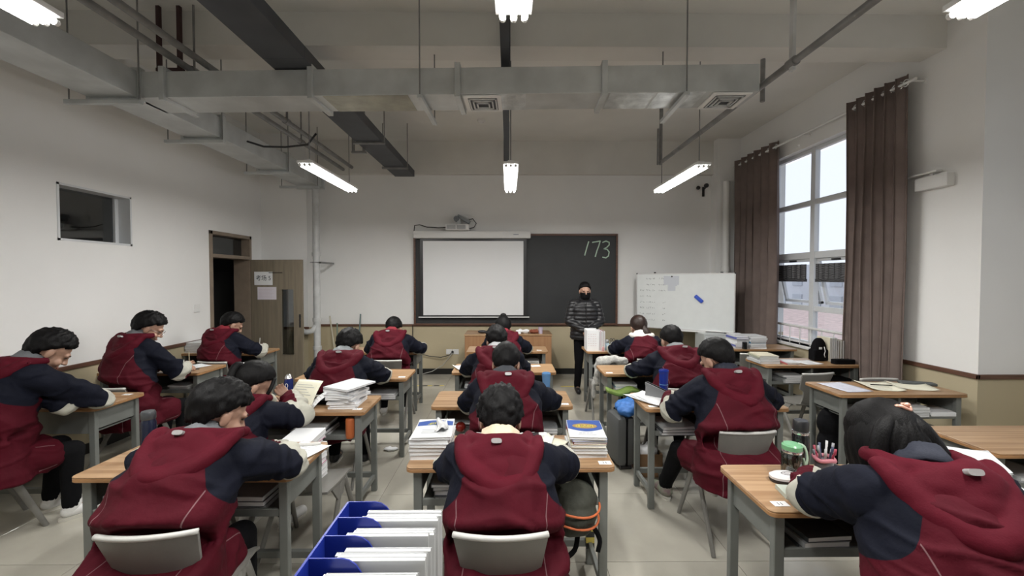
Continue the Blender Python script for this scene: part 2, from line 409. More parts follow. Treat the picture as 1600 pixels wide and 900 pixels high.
# interior window
y0, y1, z0, z1 = LW; b = NB(); x0, x1 = XL - .20, XL + .006
for a in ((y0, y0 + .02, z0, z1), (y1 - .02, y1, z0, z1), (y0, y1, z0, z0 + .02), (y0, y1, z1 - .02, z1)): box(b, x0, x1, *a)
box(b, XL - .16, XL - .12, y1 - .06, y1 - .02, z0, z1)
w2 = struct('window_2', b, M_FRAME); b = NB(); box(b, XL - .15, XL - .144, y0 + .02, y1 - .06, z0 + .02, z1 - .02); obj('pane', b, M_GLASSD, w2)
# big window
def win(name, X, y0, y1, z0, z1, ncol, zsplit, casez, cs=None):
    b = NB(); f = .05; xa, xb = X + .10, X + .16
    box(b, xa, xb, y0, y1, z1 - f, z1, .004); box(b, xa, xb, y0, y1, z0, z0 + f, .004)
    w = struct(name, b, M_FRAME)
    cs = cs or [y0 + (y1 - y0) * k / ncol for k in range(ncol + 1)]
    for i, c in enumerate(cs):
        b = NB(); q = .04; box(b, xa - .01, xb, max(y0, c - q), min(y1, c + q), z0, z1, .005); obj('mullion', b, M_FRAME, w)
    zz = [z0 + f] + zsplit + [z1 - f]
    for i in range(ncol):
        a, c = cs[i] + .04, cs[i + 1] - .04
        for z in zsplit:
            h = .045 if z > 1.5 and z < 2.3 else .035
            b = NB(); box(b, xa, xb, a, c, z - h, z + h, .004); obj('transom', b, M_FRAME, w)
        for p, q in zip(zz[:-1], zz[1:]):
            if casez and abs(p - casez[0]) < 1e-3:
                ang = math.radians(13); sw = NB(); h = q - p - .09; ww = .038
                for r in ((a, a + ww, -h, 0), (c - ww, c, -h, 0), (a, c, -ww, 0), (a, c, -h, -h + ww)): box(sw, -.02, .02, *r, .003)
                s = obj('casement', sw, M_FRAME, w); s.location = (xb - .02, 0, q - .045); s.rotation_euler = (0, -ang, 0)
                g = NB(); box(g, -.003, .003, a + ww, c - ww, -h + ww, -ww); obj('pane', g, M_GLASS, s)
                hb = NB(); box(hb, -.035, -.02, (a + c) / 2 - .07, (a + c) / 2 + .07, -.03, -.005, .003); obj('window_handle', hb, M_DARKP, s)
            else:
                g = NB(); box(g, xb - .03, xb - .024, a, c, p + .03, q - .03); obj('pane', g, M_GLASS, w)
    b = NB(); box(b, X - .03, X + .26, y0 - .03, y1 + .03, z0 - .04, z0, .006); obj('window_sill', b, M_WHITE, w)
    return w, cs
w1, cs = win('window_1', XR, WIN_Y0, WIN_Y1, WIN_Z0, WIN_Z1, 3, [1.30, 2.02, 2.73], (1.30,), [4.25, 4.80, 5.57, 6.38])
win('window_3', XR2, RW[0], RW[1], RW[2], RW[3], 3, [1.5, 2.4], None)
# rolled fly screens hanging in the opening panes
def screenm():
    m = bpy.data.materials.new('fly_screen'); t, p = nodes(m)
    tc = N(t, 'ShaderNodeTexCoord'); w = N(t, 'ShaderNodeTexWave'); w.wave_type = 'BANDS'; w.bands_direction = 'Z'; w.inputs['Scale'].default_value = 14; w.inputs['Distortion'].default_value = 5; w.inputs['Detail'].default_value = 0
    t.links.new(tc.outputs['Object'], w.inputs[0]); cr = N(t, 'ShaderNodeValToRGB'); cr.color_ramp.elements[0].color = (.015, .015, .017, 1); cr.color_ramp.elements[1].color = (.14, .14, .15, 1)
    cr.color_ramp.elements[0].position = .3; t.links.new(w.outputs[0], cr.inputs[0]); t.links.new(cr.outputs[0], p.inputs['Base Color']); p.inputs['Roughness'].default_value = .5
    return m
M_FLY = screenm()
for i in range(3):
    a, c = cs[i] + .09, cs[i + 1] - .09; b = NB(); n = 24; rr = []
    for k in range(n + 1):
        y = a + (c - a) * k / n; x = XR + .085 + .012 * math.sin(k * 1.7)
        rr.append([Vector((x - .004, y, 1.70)), Vector((x + .004, y, 1.70)), Vector((x + .004, y, 1.90)), Vector((x - .004, y, 1.90))])
    rings(b, rr); box(b, XR + .075, XR + .10, a, c, 1.66, 1.70); obj('fly_screen', b, M_FLY, w1)
# guard rail inside the window
g = thing('window_guard', 'white guard rail with thin balusters across the lower window', 'railing', (XR + .04, 5.2, 0))
b = NB(); cyl(b, (0, -.93, 1.04), (0, 1.16, 1.04), .018); cyl(b, (0, -.93, .83), (0, 1.16, .83), .010); obj('rail', b, M_WHITE, g, AS)
for k in range(11):
    b = NB(); cyl(b, (0, -.9 + .2 * k, .80), (0, -.9 + .2 * k, 1.04), .008, 8); obj('baluster', b, M_WHITE, g, AS)
# outside: buildings and ground, the far one with haze put into its colours
b = NB(); box(b, 34, 46, 14, 70, -12, 3.2)
HZ = mat('haze_tinted_render', (.62, .64, .67), .9, var=.05)
bl = obj('building', b, HZ); tag(bl, 'pale haze-tinted flat-roofed building far outside the window', 'building')
for k in range(18):
    for r in range(3):
        b = NB(); box(b, 33.9, 34.02, 16 + 2.9 * k, 17.6 + 2.9 * k, -4 + 2.4 * r, -2.6 + 2.4 * r); obj('window', b, mat('haze_tinted_glass', (.45, .48, .52), .4), bl)
b = NB(); box(b, 12, 26, 8, 50, -12, -1.0); lb = obj('building', b, mat('pink_brick', (.60, .46, .42), .9, var=.2, scale=3))
tag(lb, 'low pinkish brick building just outside the lower panes', 'building')
b = NB(); box(b, 5.2, 160, -80, 160, -12.4, -12); struct('ground', b, mat('pale_ground', (.45, .45, .44), .9))
# curtains and rod
def curtain(y0, y1, folds, label, flat=0.0):
    t = thing('curtain', label, 'curtain', (XR - .13, (y0 + y1) / 2, 0))
    b = NB(); n = folds * 12; rr = []; yc = (y0 + y1) / 2; zs = [3.68, 3.3, 2.6, 1.9, 1.2, .6, .12]
    cols = []
    for k in range(n + 1):
        s = k / n; y = y0 + (y1 - y0) * s - yc; ph = s * folds * 2 * PI
        if s < flat: ph = s / flat * 2 * PI * 1.0; 
        a = .052 * (1 if s >= flat else .6)
        c = []
        for z in zs:
            q = a * math.sin(ph + .25 * math.sin(z * 1.7 + k * .02)) * (1 + .2 * math.sin(z + s * 9)); yy = y + .018 * math.sin(2 * ph) + .01 * math.sin(z * 2 + s * 7)
            c.append((q, yy, z))
        cols.append(c)
    th = .0035
    grid = [[(b.verts.new((x - th, y, z)), b.verts.new((x + th, y, z))) for x, y, z in c] for c in cols]
    for i in range(n):
        for j in range(len(zs) - 1):
            A, B, C, D = grid[i][j], grid[i + 1][j], grid[i + 1][j + 1], grid[i][j + 1]
            b.faces.new((A[0], B[0], C[0], D[0])); b.faces.new((D[1], C[1], B[1], A[1]))
        A, B = grid[i][0], grid[i + 1][0]; b.faces.new((A[0], A[1], B[1], B[0])); A, B = grid[i][-1], grid[i + 1][-1]; b.faces.new((B[0], B[1], A[1], A[0]))
    for e in (0, n):
        for j in range(len(zs) - 1): A, D = grid[e][j], grid[e][j + 1]; b.faces.new((A[0], D[0], D[1], A[1]))
    obj('cloth', b, M_CURT, t, True)
    for k in range(folds * 2):
        y = y0 + (y1 - y0) * (k + .5) / (folds * 2) - yc; b = NB()
        tube(b, [(.0, y + .032 * math.cos(a * PI / 6), 3.60 + .032 * math.sin(a * PI / 6)) for a in range(12)], .008, 6, True); obj('grommet', b, mat('chrome', (.7, .7, .7), .2, metal=.9), t, True)
curtain(4.02, 4.72, 6, 'brown curtain bunched at the near side of the window', .2)
curtain(5.96, 7.06, 6, 'brown curtain bunched at the far side of the window beside the whiteboard')
t = thing('curtain_rod', 'thin white curtain rod running above the tall window', 'curtain rod', (XR - .13, 5.5, 3.60))
b = NB(); cyl(b, (0, -1.55, 0), (0, 1.62, 0), .014); obj('rod', b, M_WHITE, t, AS)
for y in (-1.5, 0, 1.55):
    b = NB(); cyl(b, (0, y, 0), (.13, y, 0), .008, 8); cyl(b, (.12, y, 0), (.13, y, 0), .025); obj('bracket', b, M_WHITE, t, AS)

# ---------------------------------------------------------------- front wall fittings
bb = thing('blackboard', 'wide dark chalkboard in a thin brown frame with green chalk number', 'blackboard', (.125, YF, 0))
b = NB(); box(b, -1.77, 1.77, -.035, -.002, .90, 2.47); obj('board_panel', b, M_BOARD, bb)
b = NB()
for a in ((-1.80, -1.765, .875, 2.49), (1.765, 1.80, .875, 2.49), (-1.765, 1.765, 2.455, 2.49), (-1.765, 1.765, .875, .91)): box(b, a[0], a[1], -.05, 0, a[2], a[3], .004)
obj('board_frame', b, M_TRIM, bb)
b = NB(); box(b, -.01, -.004, -.038, -.034, .91, 2.455); obj('panel_joint', b, M_BLACK, bb)
b = NB()
def bp(x, y): return ((x - 795) * YF / 650 - .125, 1.715 - (y - 434) * YF / 650)
stroke(b, [bp(919, 378), bp(916, 388), bp(913, 399)], .020, y=-.0365)
stroke(b, [bp(925, 379), bp(937, 377), bp(935, 384), bp(932, 392), bp(929.5, 401)], .020, y=-.0365)
stroke(b, [bp(941, 379), bp(946, 377), bp(951, 379), bp(951, 383), bp(947, 387), bp(943, 389), bp(948, 390), bp(951, 394), bp(950, 400), bp(946, 403), bp(941, 402)], .020, y=-.0365)
obj('chalk_number', b, M_CHALK, bb)
ps = thing('projection_screen', 'white pull-down projection screen lowered over the left of the chalkboard', 'projection screen', (-.62, YF - .10, 0))
b = NB(); box(b, -.93, .93, -.003, .003, 1.03, 2.42); obj('black_border', b, M_DARKP, ps)
b = NB(); box(b, -.875, .875, -.006, .0035, 1.06, 2.355); obj('screen_cloth', b, M_SCR, ps)
b = NB(); box(b, -.96, .98, -.016, .012, 1.015, 1.035, .004); obj('bottom_bar', b, M_WHITE, ps)
b = NB(); box(b, -1.03, 1.0, -.06, .055, 2.40, 2.525, .012); obj('housing', b, M_WHITE, ps, AS)
b = NB(); box(b, .70, .79, -.0625, -.06, 2.455, 2.47); obj('maker_mark', b, M_INK, ps)
pj = thing('projector', 'white short-throw projector on a wall arm above the screen housing', 'projector', (-.86, YF - .16, 2.53))
b = NB(); box(b, -.21, .18, -.16, .05, .0, .095, .01); obj('body', b, M_WHITE, pj, AS)
for x in (-.19, -.02):
    b = NB()
    for k in range(9): box(b, x, x + .15, -.164, -.159, .012 + k * .008, .016 + k * .008)
    obj('vent_grille', b, M_PIPE, pj)
b = NB(); box(b, -.03, .03, -.05, .05, .095, .20, .008); obj('mount', b, M_PIPEW, pj, AS)
b = NB(); lathe(b, (0, 0, 0), [(.04, 0), (.05, .03), (.05, .10), (.03, .12)], 16)
for v in b.verts: v.co = Vector((v.co.x - .04, v.co.z - .08, v.co.y + .20))
obj('lens', b, mat('lens', (.25, .27, .29), .2, metal=.4), pj, AS)
b = NB(); box(b, -.12, .12, -.06, .08, -.03, .03, .01, Matrix.Translation((.08, .03, .20)) @ Matrix.Rotation(math.radians(28), 4, 'Y')); obj('mirror_hood', b, mat('grey_hood', (.3, .32, .33), .4), pj, AS)
b = NB(); tube(b, [(.14, 0, .18), (.24, -.03, .20), (.30, -.03, .12), (.26, -.03, .05), (.17, -.03, .03)], .008, 8); obj('cable', b, M_DARKP, pj, True)
b = NB(); tube(b, [(-.21, -.05, .05), (-.35, -.02, .045), (-.55, 0, .06), (-.68, 0, .10), (-.77, .02, .09), (-.79, .05, -.02)], .009, 8); obj('cable', b, M_DARKP, pj, True)
# socket with cables
so = thing('wall_socket', 'white double wall socket with a black plug low on the front wall', 'socket', (-1.0, YF, .40))
for x in (-.115, .0):
    b = NB(); box(b, x, x + .11, -.012, 0, -.045, .045, .004); obj('plate', b, M_WHITE, so)
b = NB(); box(b, -.015, .02, -.05, -.012, -.02, .02, .005); obj('plug', b, M_DARKP, so)
b = NB(); tube(b, [(0, -.05, -.01), (-.06, -.06, -.10), (-.16, -.08, -.22), (-.35, -.1, -.33), (-.6, -.12, -.392), (-.9, -.15, -.392)], .006, 6); obj('cable', b, mat('white_cable', (.5, .5, .48), .5), so, True)
b = NB(); tube(b, [(0, -.05, 0), (-.05, -.06, -.05), (-.2, -.06, -.09), (-.4, -.05, -.07), (-.6, -.05, -.02), (-.7, -.04, .1), (-.7, -.02, .48)], .007, 6); obj('cable', b, M_DARKP, so, True)
# camera
cc = thing('security_camera', 'small dark wall camera high on the front wall by the right lamp', 'camera', (3.44, YF, 3.27))
b = NB(); box(b, -.02, .02, -.02, 0, -.12, .05, .004); cyl(b, (0, -.02, 0), (0, -.10, .02), .012); obj('bracket', b, M_DARKP, cc, AS)
b = NB(); ell(b, (0, -.12, .05), (.04, .05, .04)); obj('camera_head', b, M_DARKP, cc, True)
b = NB(); ell(b, (-.10, -.03, .03), (.035, .03, .035)); obj('sensor', b, M_DARKP, cc, True)
# switch + emergency light
b = NB(); box(b, XL, XL + .012, 5.46, 5.56, 1.26, 1.36, .004); tag(obj('light_switch', b, M_WHITE), 'small white light switch on the left wall near the door', 'switch')
el = thing('emergency_light', 'white box emergency light with a thin tube on the right wall', 'emergency light', (XR, 3.85, 2.60))
b = NB(); box(b, -.075, 0, -.15, .15, -.06, .06, .008); obj('case', b, M_WHITE, el, AS)
b = NB(); box(b, -.082, -.02, -.06, .28, .085, .105, .008); box(b, -.05, -.03, .0, .03, .05, .09); obj('lamp_bar', b, M_WHITE, el, AS)
# pipes on front wall
pp = thing('drain_pipe', 'tall silver-grey drain pipe with elbow beside the open door', 'pipe', (-3.18, 6.91, 0))
b = NB(); cyl(b, (0, 0, 0), (0, 0, 3.17), .055, 16); obj('pipe', b, M_PIPEW, pp, AS)
for z in (.55, 1.02, 2.1):
    b = NB(); cyl(b, (0, 0, z - .03), (0, 0, z + .03), .068, 16); obj('collar', b, M_PIPEW, pp, AS)
b = NB(); tube(b, [(0, -.01, .93), (-.06, -.03, .84), (-.14, -.04, .82), (-.22, -.04, .82)], .045, 12); cyl(b, (-.20, -.04, .82), (-.235, -.04, .82), .058); obj('elbow', b, M_PIPEW, pp, True)
b = NB(); box(b, -.08, .10, -.06, -.05, 1.96, 1.975); box(b, .07, .10, -.06, .46, 1.95, 1.98); obj('bracket', b, M_PIPE, pp)
pp = thing('riser_pipe', 'tall white riser pipe in the right front corner by the curtain', 'pipe', (3.70, 7.08, 0))
b = NB(); cyl(b, (0, 0, 1.7), (0, 0, 3.35), .055, 16); cyl(b, (0, 0, 0), (0, 0, 1.72), .05, 16); obj('pipe', b, M_WHITE, pp, AS)
b = NB(); cyl(b, (0, 0, 1.82), (0, 0, 1.9), .068, 16); obj('collar', b, M_WHITE, pp, AS)
# brooms
def broom(loc, lean, col, label, h=1.0, head=True):
    t = thing('broom', label, 'broom', loc); b = NB(); cyl(b, (0, -.10, .05), (lean, .06, h), .012, 10); obj('handle', b, col, t, AS)
    b = NB(); box(b, -.12, .12, -.13, -.07, 0, .08, .01); obj('broom_head', b, mat('broom_head', (.45, .47, .42), .8), t, AS)
broom((-2.92, 7.2, 0), -.20, mat('beige_handle', (.50, .46, .36), .5), 'broom with a beige handle leaning left beside the drain pipe', 1.05)
broom((-2.95, 7.24, 0), -.06, mat('green_handle', (.16, .22, .18), .5), 'short green-handled broom close to the drain pipe', .92)
broom((-2.62, 7.24, 0), .02, mat('teal_handle', (.12, .18, .18), .5), 'upright teal-handled mop against the front wall left of the chalkboard', 1.08)
# whiteboard on stand
wb = thing('whiteboard', 'white dry-erase board on a stand with pinned papers and a blue eraser', 'whiteboard', (2.815, 6.695, 0), -math.atan2(.81, 1.23))
b = NB(); box(b, -.735, .735, -.012, .012, .885, 1.775); obj('board_panel', b, M_WB, wb)
b = NB()
for a in ((-.75, -.732, .87, 1.79), (.732, .75, .87, 1.79), (-.732, .732, 1.772, 1.79), (-.732, .732, .87, .888)): box(b, a[0], a[1], -.016, .016, a[2], a[3], .003)
obj('board_frame', b, mat('alu', (.6, .6, .6), .35, metal=.5), wb)
b = NB()
for x in (-.75, .735):
    for z in (.865, 1.775): box(b, x, x + .02, -.018, .018, z, z + .02)
box(b, -.46, -.43, -.01, .01, 1.79, 1.81); box(b, .54, .58, -.01, .01, 1.79, 1.805); obj('corner_cap', b, M_DARKP, wb)
b = NB(); box(b, -.2, .35, -.06, -.012, .855, .872, .003); obj('pen_tray', b, M_WHITE, wb)
for x in (-.62, .62):
    b = NB(); box(b, x - .02, x + .02, -.02, .02, .04, .87); box(b, x - .025, x + .025, -.25, .25, .02, .06, .005); obj('leg', b, M_DARKP, wb)
b = NB(); box(b, -.66, .66, -.015, .015, .15, .19); obj('stretcher', b, M_DARKP, wb)
b = NB(); box(b, -.30, -.06, -.015, -.0125, 1.60, 1.745); box(b, -.235, -.115, -.017, -.0145, 1.50, 1.735)
box(b, -.13, -.09, -.016, -.0135, 1.58, 1.74); obj('pinned_paper', b, mat('bluish_paper', (.56, .59, .64), .8), wb)
b = NB(); cyl(b, (-.17, -.018, 1.735), (-.17, -.024, 1.735), .012); obj('magnet', b, M_DARKP, wb, AS)
b = NB(); rnd = random.Random(3)
for r in range(8):
    for x0, n in ((-.69, 3), (-.58, 3), (-.49, 2), (-.38, 2), (-.32, 2)):
        if rnd.random() < .25: continue
        x = x0
        for k in range(n):
            z = 1.70 - r * .098; q = [(x + rnd.uniform(0, .022), z + rnd.uniform(-.014, .014)) for _ in range(4)]; stroke(b, q, .004, y=-.0128, h=.0004); x += .028
obj('faint_handwriting', b, mat('faint_marker', (.25, .28, .28), .8), wb)
b = NB(); box(b, -.075, .075, -.045, -.012, -.028, .028, .012, Matrix.Translation((.24, 0, 1.38)) @ Matrix.Rotation(math.radians(42), 4, 'Y'))
tg = obj('board_eraser', b, mat('blue_felt', (.035, .09, .55), .6), None, AS); tg.location = wb.location; tg.rotation_euler = wb.rotation_euler
tag(tg, 'blue magnetic eraser stuck on the whiteboard', 'eraser')
b = NB(); box(b, 2.98, 3.50, 6.30, 6.62, 0, .86, .01); cb = obj('cabinet', b, mat('pale_cab', (.50, .52, .52), .4)); tag(cb, 'pale grey metal cabinet standing under the right end of the whiteboard', 'cabinet')
b = NB(); box(b, 3.0, 3.48, 6.285, 6.30, .04, .82, .004); obj('door', b, mat('pale_cab2', (.53, .55, .55), .4), cb)

# ---------------------------------------------------------------- ceiling services
def duct_seg(p, y0, y1, x0, x1, z0, z1, m=M_GALV): b = NB(); box(b, x0, x1, y0, y1, z0, z1, .004); return obj('duct_section', b, m, p)
DZ0, DZ1 = 3.20, 3.415
d = thing('air_duct', 'long galvanised air duct running along the left wall to the front', 'air duct', (-3.27, 3, 0))
def flange_y(p, y, x0, x1, z0, z1, e=.03):
    b = NB()
    for a in ((x0 - e, x0, z0 - e, z1 + e), (x1, x1 + e, z0 - e, z1 + e), (x0, x1, z0 - e, z0), (x0, x1, z1, z1 + e)): box(b, a[0], a[1], y - .025, y + .025, a[2], a[3], .003)
    obj('flange', b, M_GALV, p)
for a, c, w in ((-5.2, -1.9, .42), (-1.9, -.7, .42), (-.7, .51, .41), (.51, 1.50, .40), (1.50, 2.82, .36), (2.82, 3.95, .34)):
    duct_seg(d, a, c, -.19 if c < .6 else -.15 - .0 * w, .21, DZ0, DZ1)
for y in (-1.9, -.7, .51, 1.50, 2.82, 3.9): flange_y(d, y, -.18, .21, DZ0, DZ1)
for y in (.51, 1.50, 2.82, 3.7, -1.6):
    b = NB(); box(b, -.36, .26, y - .06, y - .02, DZ0 - .065, DZ0 - .03, .003); obj('trapeze_bar', b, M_GALV, d)
    for x in (-.33, .24):
        b = NB(); cyl(b, (x, y - .04, DZ0 - .05), (x, y - .04, ZC), .006, 6); obj('hanger_rod', b, M_PIPE, d)
d = thing('air_duct', 'wide galvanised cross duct with square air outlets across the room', 'air duct', (-.42, 3.50, 0), -math.atan2(.16, 4.9))
sects = [(-2.68, -2.42), (-2.42, -1.19), (-1.19, .01), (.01, 1.19), (1.19, 2.42)]
for i, (a, c) in enumerate(sects):
    b = NB(); box(b, a, c, -.09, .23, DZ0, DZ1, .004); obj('duct_section', b, M_GALV, d)
for x in (-2.42, -1.19, .01, 1.19):
    b = NB(); e = .03
    for q in ((-.09 - e, -.09, DZ0 - e, DZ1 + e), (.23, .23 + e, DZ0 - e, DZ1 + e), (-.09, .23, DZ0 - e, DZ0), (-.09, .23, DZ1, DZ1 + e)): box(b, x - .022, x + .022, q[0], q[1], q[2], q[3], .003)
    obj('flange', b, M_GALV, d)
for x0, x1, m in ((.34, .56, M_GALV2), (1.24, 1.60, M_GALV2), (1.62, 2.0, M_GALV2), (-1.10, -.4, mat('stained_foil', (.32, .31, .25), .45, metal=.4, var=.25, scale=5))):
    b = NB(); box(b, x0, x1, -.086, .226, DZ0 - .003, DZ0 + .001); obj('foil_patch', b, m, d)
for x in (.05, 2.06):
    df = NB(); box(df, x, x + .31, -.085, .225, DZ0 - .016, DZ0 - .002, .003); do = obj('air_outlet', df, M_WHITE, d)
    cx, cy = x + .155, .07
    for k, s in enumerate((.115, .085, .055)):
        b = NB(); z = DZ0 - .018 - .004 * k
        for q in ((-s, s, -s, -s + .012), (-s, s, s - .012, s), (-s, -s + .012, -s, s), (s - .012, s, -s, s)): box(b, cx + q[0], cx + q[1], cy + q[2], cy + q[3], z - .006, z + .006)
        obj('louvre', b, M_PIPEW, do)
    b = NB(); box(b, cx - .12, cx + .12, cy - .12, cy + .12, DZ0 - .0175, DZ0 - .0155); obj('louvre_shade_sheet', b, M_DUCTD, do)  # flat dark sheet painting the shade behind the louvres
for x in (-.29, 1.83):
    b = NB(); box(b, x - .02, x + .02, -.15, .46, DZ0 - .05, DZ0 - .02, .003); obj('trapeze_bar', b, M_GALV, d)
    for y in (-.13, .44):
        b = NB(); cyl(b, (x, y, DZ0 - .05), (x, y, ZC), .006, 6); obj('hanger_rod', b, M_PIPE, d)
b = NB(); cyl(b, (2.83, .60, 3.40), (2.83, .60, ZC), .022, 8); obj('hanger_rod', b, M_PIPE, d)
# dark flat tray
d = thing('cable_trunking', 'wide dark grey trunking passing over the cross duct toward the chalkboard', 'cable tray', (-1.76, 3, 0))
for a, c in ((-5.1, -2.0), (-2.0, .3), (.3, 2.4), (2.4, 4.1)):
    b = NB(); box(b, -.165, .165, a, c, 3.425, 3.53, .004); obj('tray_section', b, M_DUCTD, d)
for y in (-.6, 2.3, 3.5):
    b = NB(); box(b, -.2, .2, y - .02, y + .02, 3.40 if y > 1.2 else 3.41, 3.424, .002); obj('trapeze_bar', b, M_PIPE, d)
    for x in (-.19, .19): b = NB(); cyl(b, (x, y, 3.41), (x, y, ZC), .006, 6); obj('hanger_rod', b, M_PIPE, d)
def pipe_run(x, z, y0, y1, label, hang, r=.028, m=M_PIPE):
    t = thing('sprinkler_pipe', label, 'pipe', (x, (y0 + y1) / 2, z)); h = (y1 - y0) / 2
    b = NB(); cyl(b, (0, -h, 0), (0, h, 0), r, 12); obj('pipe', b, m, t, AS)
    for y in hang:
        b = NB(); yy = y - (y0 + y1) / 2; cyl(b, (0, yy - .04, 0), (0, yy + .04, 0), r * 1.35, 12); obj('coupling', b, m, t, AS)
        b = NB(); cyl(b, (0, yy, r), (0, yy, ZC - z), .009, 6); obj('hanger_rod', b, m, t)
    return t
pipe_run(-2.76, 3.52, -1.5, 7.0, 'grey ceiling pipe running between wall duct and trunking, nearer the wall', [1.6, 3.72, 5.6])
pipe_run(-2.58, 3.53, -1.5, 6.9, 'grey ceiling pipe running between wall duct and trunking, nearer the trunking', [2.4, 4.9])
rp = pipe_run(2.09, 3.30, -1.5, 5.75, 'long grey ceiling pipe right of the cross duct with a dropped end', [3.09], .026)
b = NB(); cyl(b, (0, 5.75 - 2.125, -.03), (0, 5.75 - 2.125, .80), .022, 10); cyl(b, (-.05, 5.72 - 2.125, -.04), (-.05, 5.72 - 2.125, .45), .014, 8); obj('end_drop', b, M_PIPE, rp, AS)
b = NB(); box(b, -.012, .012, 3.07 - 2.125, 3.11 - 2.125, -.06, .8); obj('hanger_strap', b, M_PIPEW, rp)
ct = thing('cable_trunking', 'narrow dark trunking running down the middle of the ceiling above the lamps', 'cable tray', (-.03, 4, 0))
b = NB(); box(b, -.035, .035, -4.5, 2.5, 3.49, 3.54, .003); obj('channel', b, M_DUCTD, ct)
b = NB(); box(b, .01, .045, 2.42, 2.50, 3.40, ZC, .003); obj('end_drop', b, M_PIPEW, ct)
b = NB(); box(b, -.05, -.02, 2.44, 2.48, 3.42, 3.9); obj('hanger_strap', b, M_DUCTD, ct); b = NB(); box(b, -.02, .045, -.3, -.27, 3.54, ZC); obj('hanger_strap', b, M_DUCTD, ct)
# brown pipe bracket frames
def brk(x, y, z0, label, w=.16, m=M_RUST):
    t = thing('pipe_bracket', label, 'bracket', (x, y, z0))
    for dx in (-w / 2, w / 2):
        b = NB(); box(b, dx - .015, dx + .015, -.015, .015, 0, ZC - z0); obj('upright', b, m, t)
    b = NB(); box(b, -w / 2 - .02, w / 2 + .03, -.02, .02, -.03, .0, .003); obj('cross_bar', b, m, t)
brk(-2.99, 3.74, 3.56, 'dark brown U-shaped pipe bracket hanging left of the dark trunking', .18)
brk(-2.0, 5.6, 3.40, 'grey U-shaped pipe bracket hanging near the far end of the trunking', .14, M_PIPE)
b = NB(); tube(b, [(-3.04, 4.9, 3.30), (-2.85, 4.9, 3.24), (-2.6, 4.9, 3.235), (-2.35, 4.92, 3.27), (-2.25, 4.92, 3.40)], .012, 8); tag(obj('hose', b, M_DARKP, None, True), 'black cable loop sagging beside the wall duct beyond the cross duct', 'cable')

# ---------------------------------------------------------------- lamps
M_TUBE = emis('tube_light', (1.0, .99, .96), TUBE_E)
def lamp():
    t = thing('ceiling_lamp', '', 'lamp')
    b = NB(); box(b, -.075, .075, -.6, .6, .035, .06, .004); box(b, -.03, .03, -.55, .55, .06, .085, .004); obj('housing', b, M_WHITE, t, AS)
    for x in (-.045, 0, .045):
        b = NB(); cyl(b, (x, -.585, .018), (x, .585, .018), .013, 10); obj('tube', b, M_TUBE, t, AS)
        for s in (-1, 1): b = NB(); cyl(b, (x, s * .585, .018), (x, s * .60, .018), .014, 10); obj('tube_cap', b, M_WHITE, t, AS)
    for s in (-1, 1):
        b = NB(); cyl(b, (0, s * .5, .08), (0, s * .5, ZC - 2.74), .005, 6); obj('suspension_rod', b, M_PIPE, t)
    l = bpy.data.lights.new('tube_glow', 'AREA'); l.shape = 'RECTANGLE'; l.size = .14; l.size_y = 1.17; l.energy = LAMP_W; l.color = (1, .985, .95); l.spread = math.radians(178)
    o = bpy.data.objects.new('tube_glow', l); COL.objects.link(o); o.parent = t; o.location = (0, 0, -.002)
    return t
lp = lamp()
for x, y, lab in ((-1.92, 4.55, 'far left tube lamp hanging past the cross duct, angled view'), (.02, 4.57, 'far centre tube lamp hanging above the chalkboard in line with the camera'), (1.86, 4.58, 'far right tube lamp hanging toward the window side'),
                  (-1.93, 1.18, 'near left tube lamp cut by the top left corner'), (.02, 1.14, 'near centre tube lamp cut by the top edge'), (1.84, 1.11, 'near right tube lamp cut by the top right corner')):
    dup(lp, (x, y, 2.76), 0, lab, 'suspended fluorescent lamps')

# ================================================================ FURNITURE
DW, DD, DH = 1.06, .43, .76
def make_desk():
    t = thing('school_desk', '', 'desk'); hx, hy = DW / 2, DD / 2
    b = NB(); rrect(b, -hx, hx, -hy, hy, DH - .006, DH, .03); o = obj('desk_top', b, M_WOOD, t, AS)
    b = NB(); rrect(b, -hx, hx, -hy, hy, DH - .028, DH - .0062, .03); obj('edge_band', b, M_WOODE, t, AS)
    lx, ly = hx - .055, hy - .045
    for sx in (-1, 1):
        for sy in (-1, 1):
            b = NB(); box(b, sx * lx - .022, sx * lx + .022, sy * ly - .016, sy * ly + .016, 0, DH - .028, .004); obj('leg', b, M_STEEL, t)
        b = NB(); box(b, sx * lx - .008, sx * lx + .008, -ly + .016, ly - .016, .585, DH - .028, .002); obj('side_panel', b, M_STEEL, t)
        b = NB(); box(b, sx * lx - .012, sx * lx + .012, -ly + .016, ly - .016, .10, .14, .003); obj('side_rail', b, M_STEEL, t)
    b = NB(); box(b, -lx, lx, ly - .008, ly + .004, .555, DH - .028, .002); obj('back_panel', b, M_STEEL, t)
    b = NB(); box(b, -lx + .02, lx - .02, -ly, ly, .555, .567, .001); box(b, -lx + .022, lx - .022, -ly - .012, -ly + .004, .548, .585, .003); obj('tray', b, M_STEEL, t)
    b = NB(); box(b, -.012, .012, -ly + .004, ly - .008, .567, DH - .028, .002); obj('divider', b, M_STEEL, t)
    b = NB(); box(b, -lx + .022, lx - .022, ly - .014, ly + .014, .11, .15, .003); obj('stretcher', b, M_STEEL, t)
    return t
desk0 = make_desk()
DESKS = {}
def desk(key, x, y, label, rz=0.0):
    """x, y: middle of the near edge"""
    c = Vector((x, y, 0)) + Matrix.Rotation(rz, 3, 'Z') @ Vector((0, DD / 2, 0))
    DESKS[key] = (x, y, rz)
    return dup(desk0, c, rz, label, 'two-place school desks')
def D(key, u, v, z=0.0):
    """point on a desk: u from its middle, v back from the near edge, z above the top"""
    x, y, rz = DESKS[key]; p = Vector((x, y, 0)) + Matrix.Rotation(rz, 3, 'Z') @ Vector((u, v, 0)); p.z = DH + z; return p
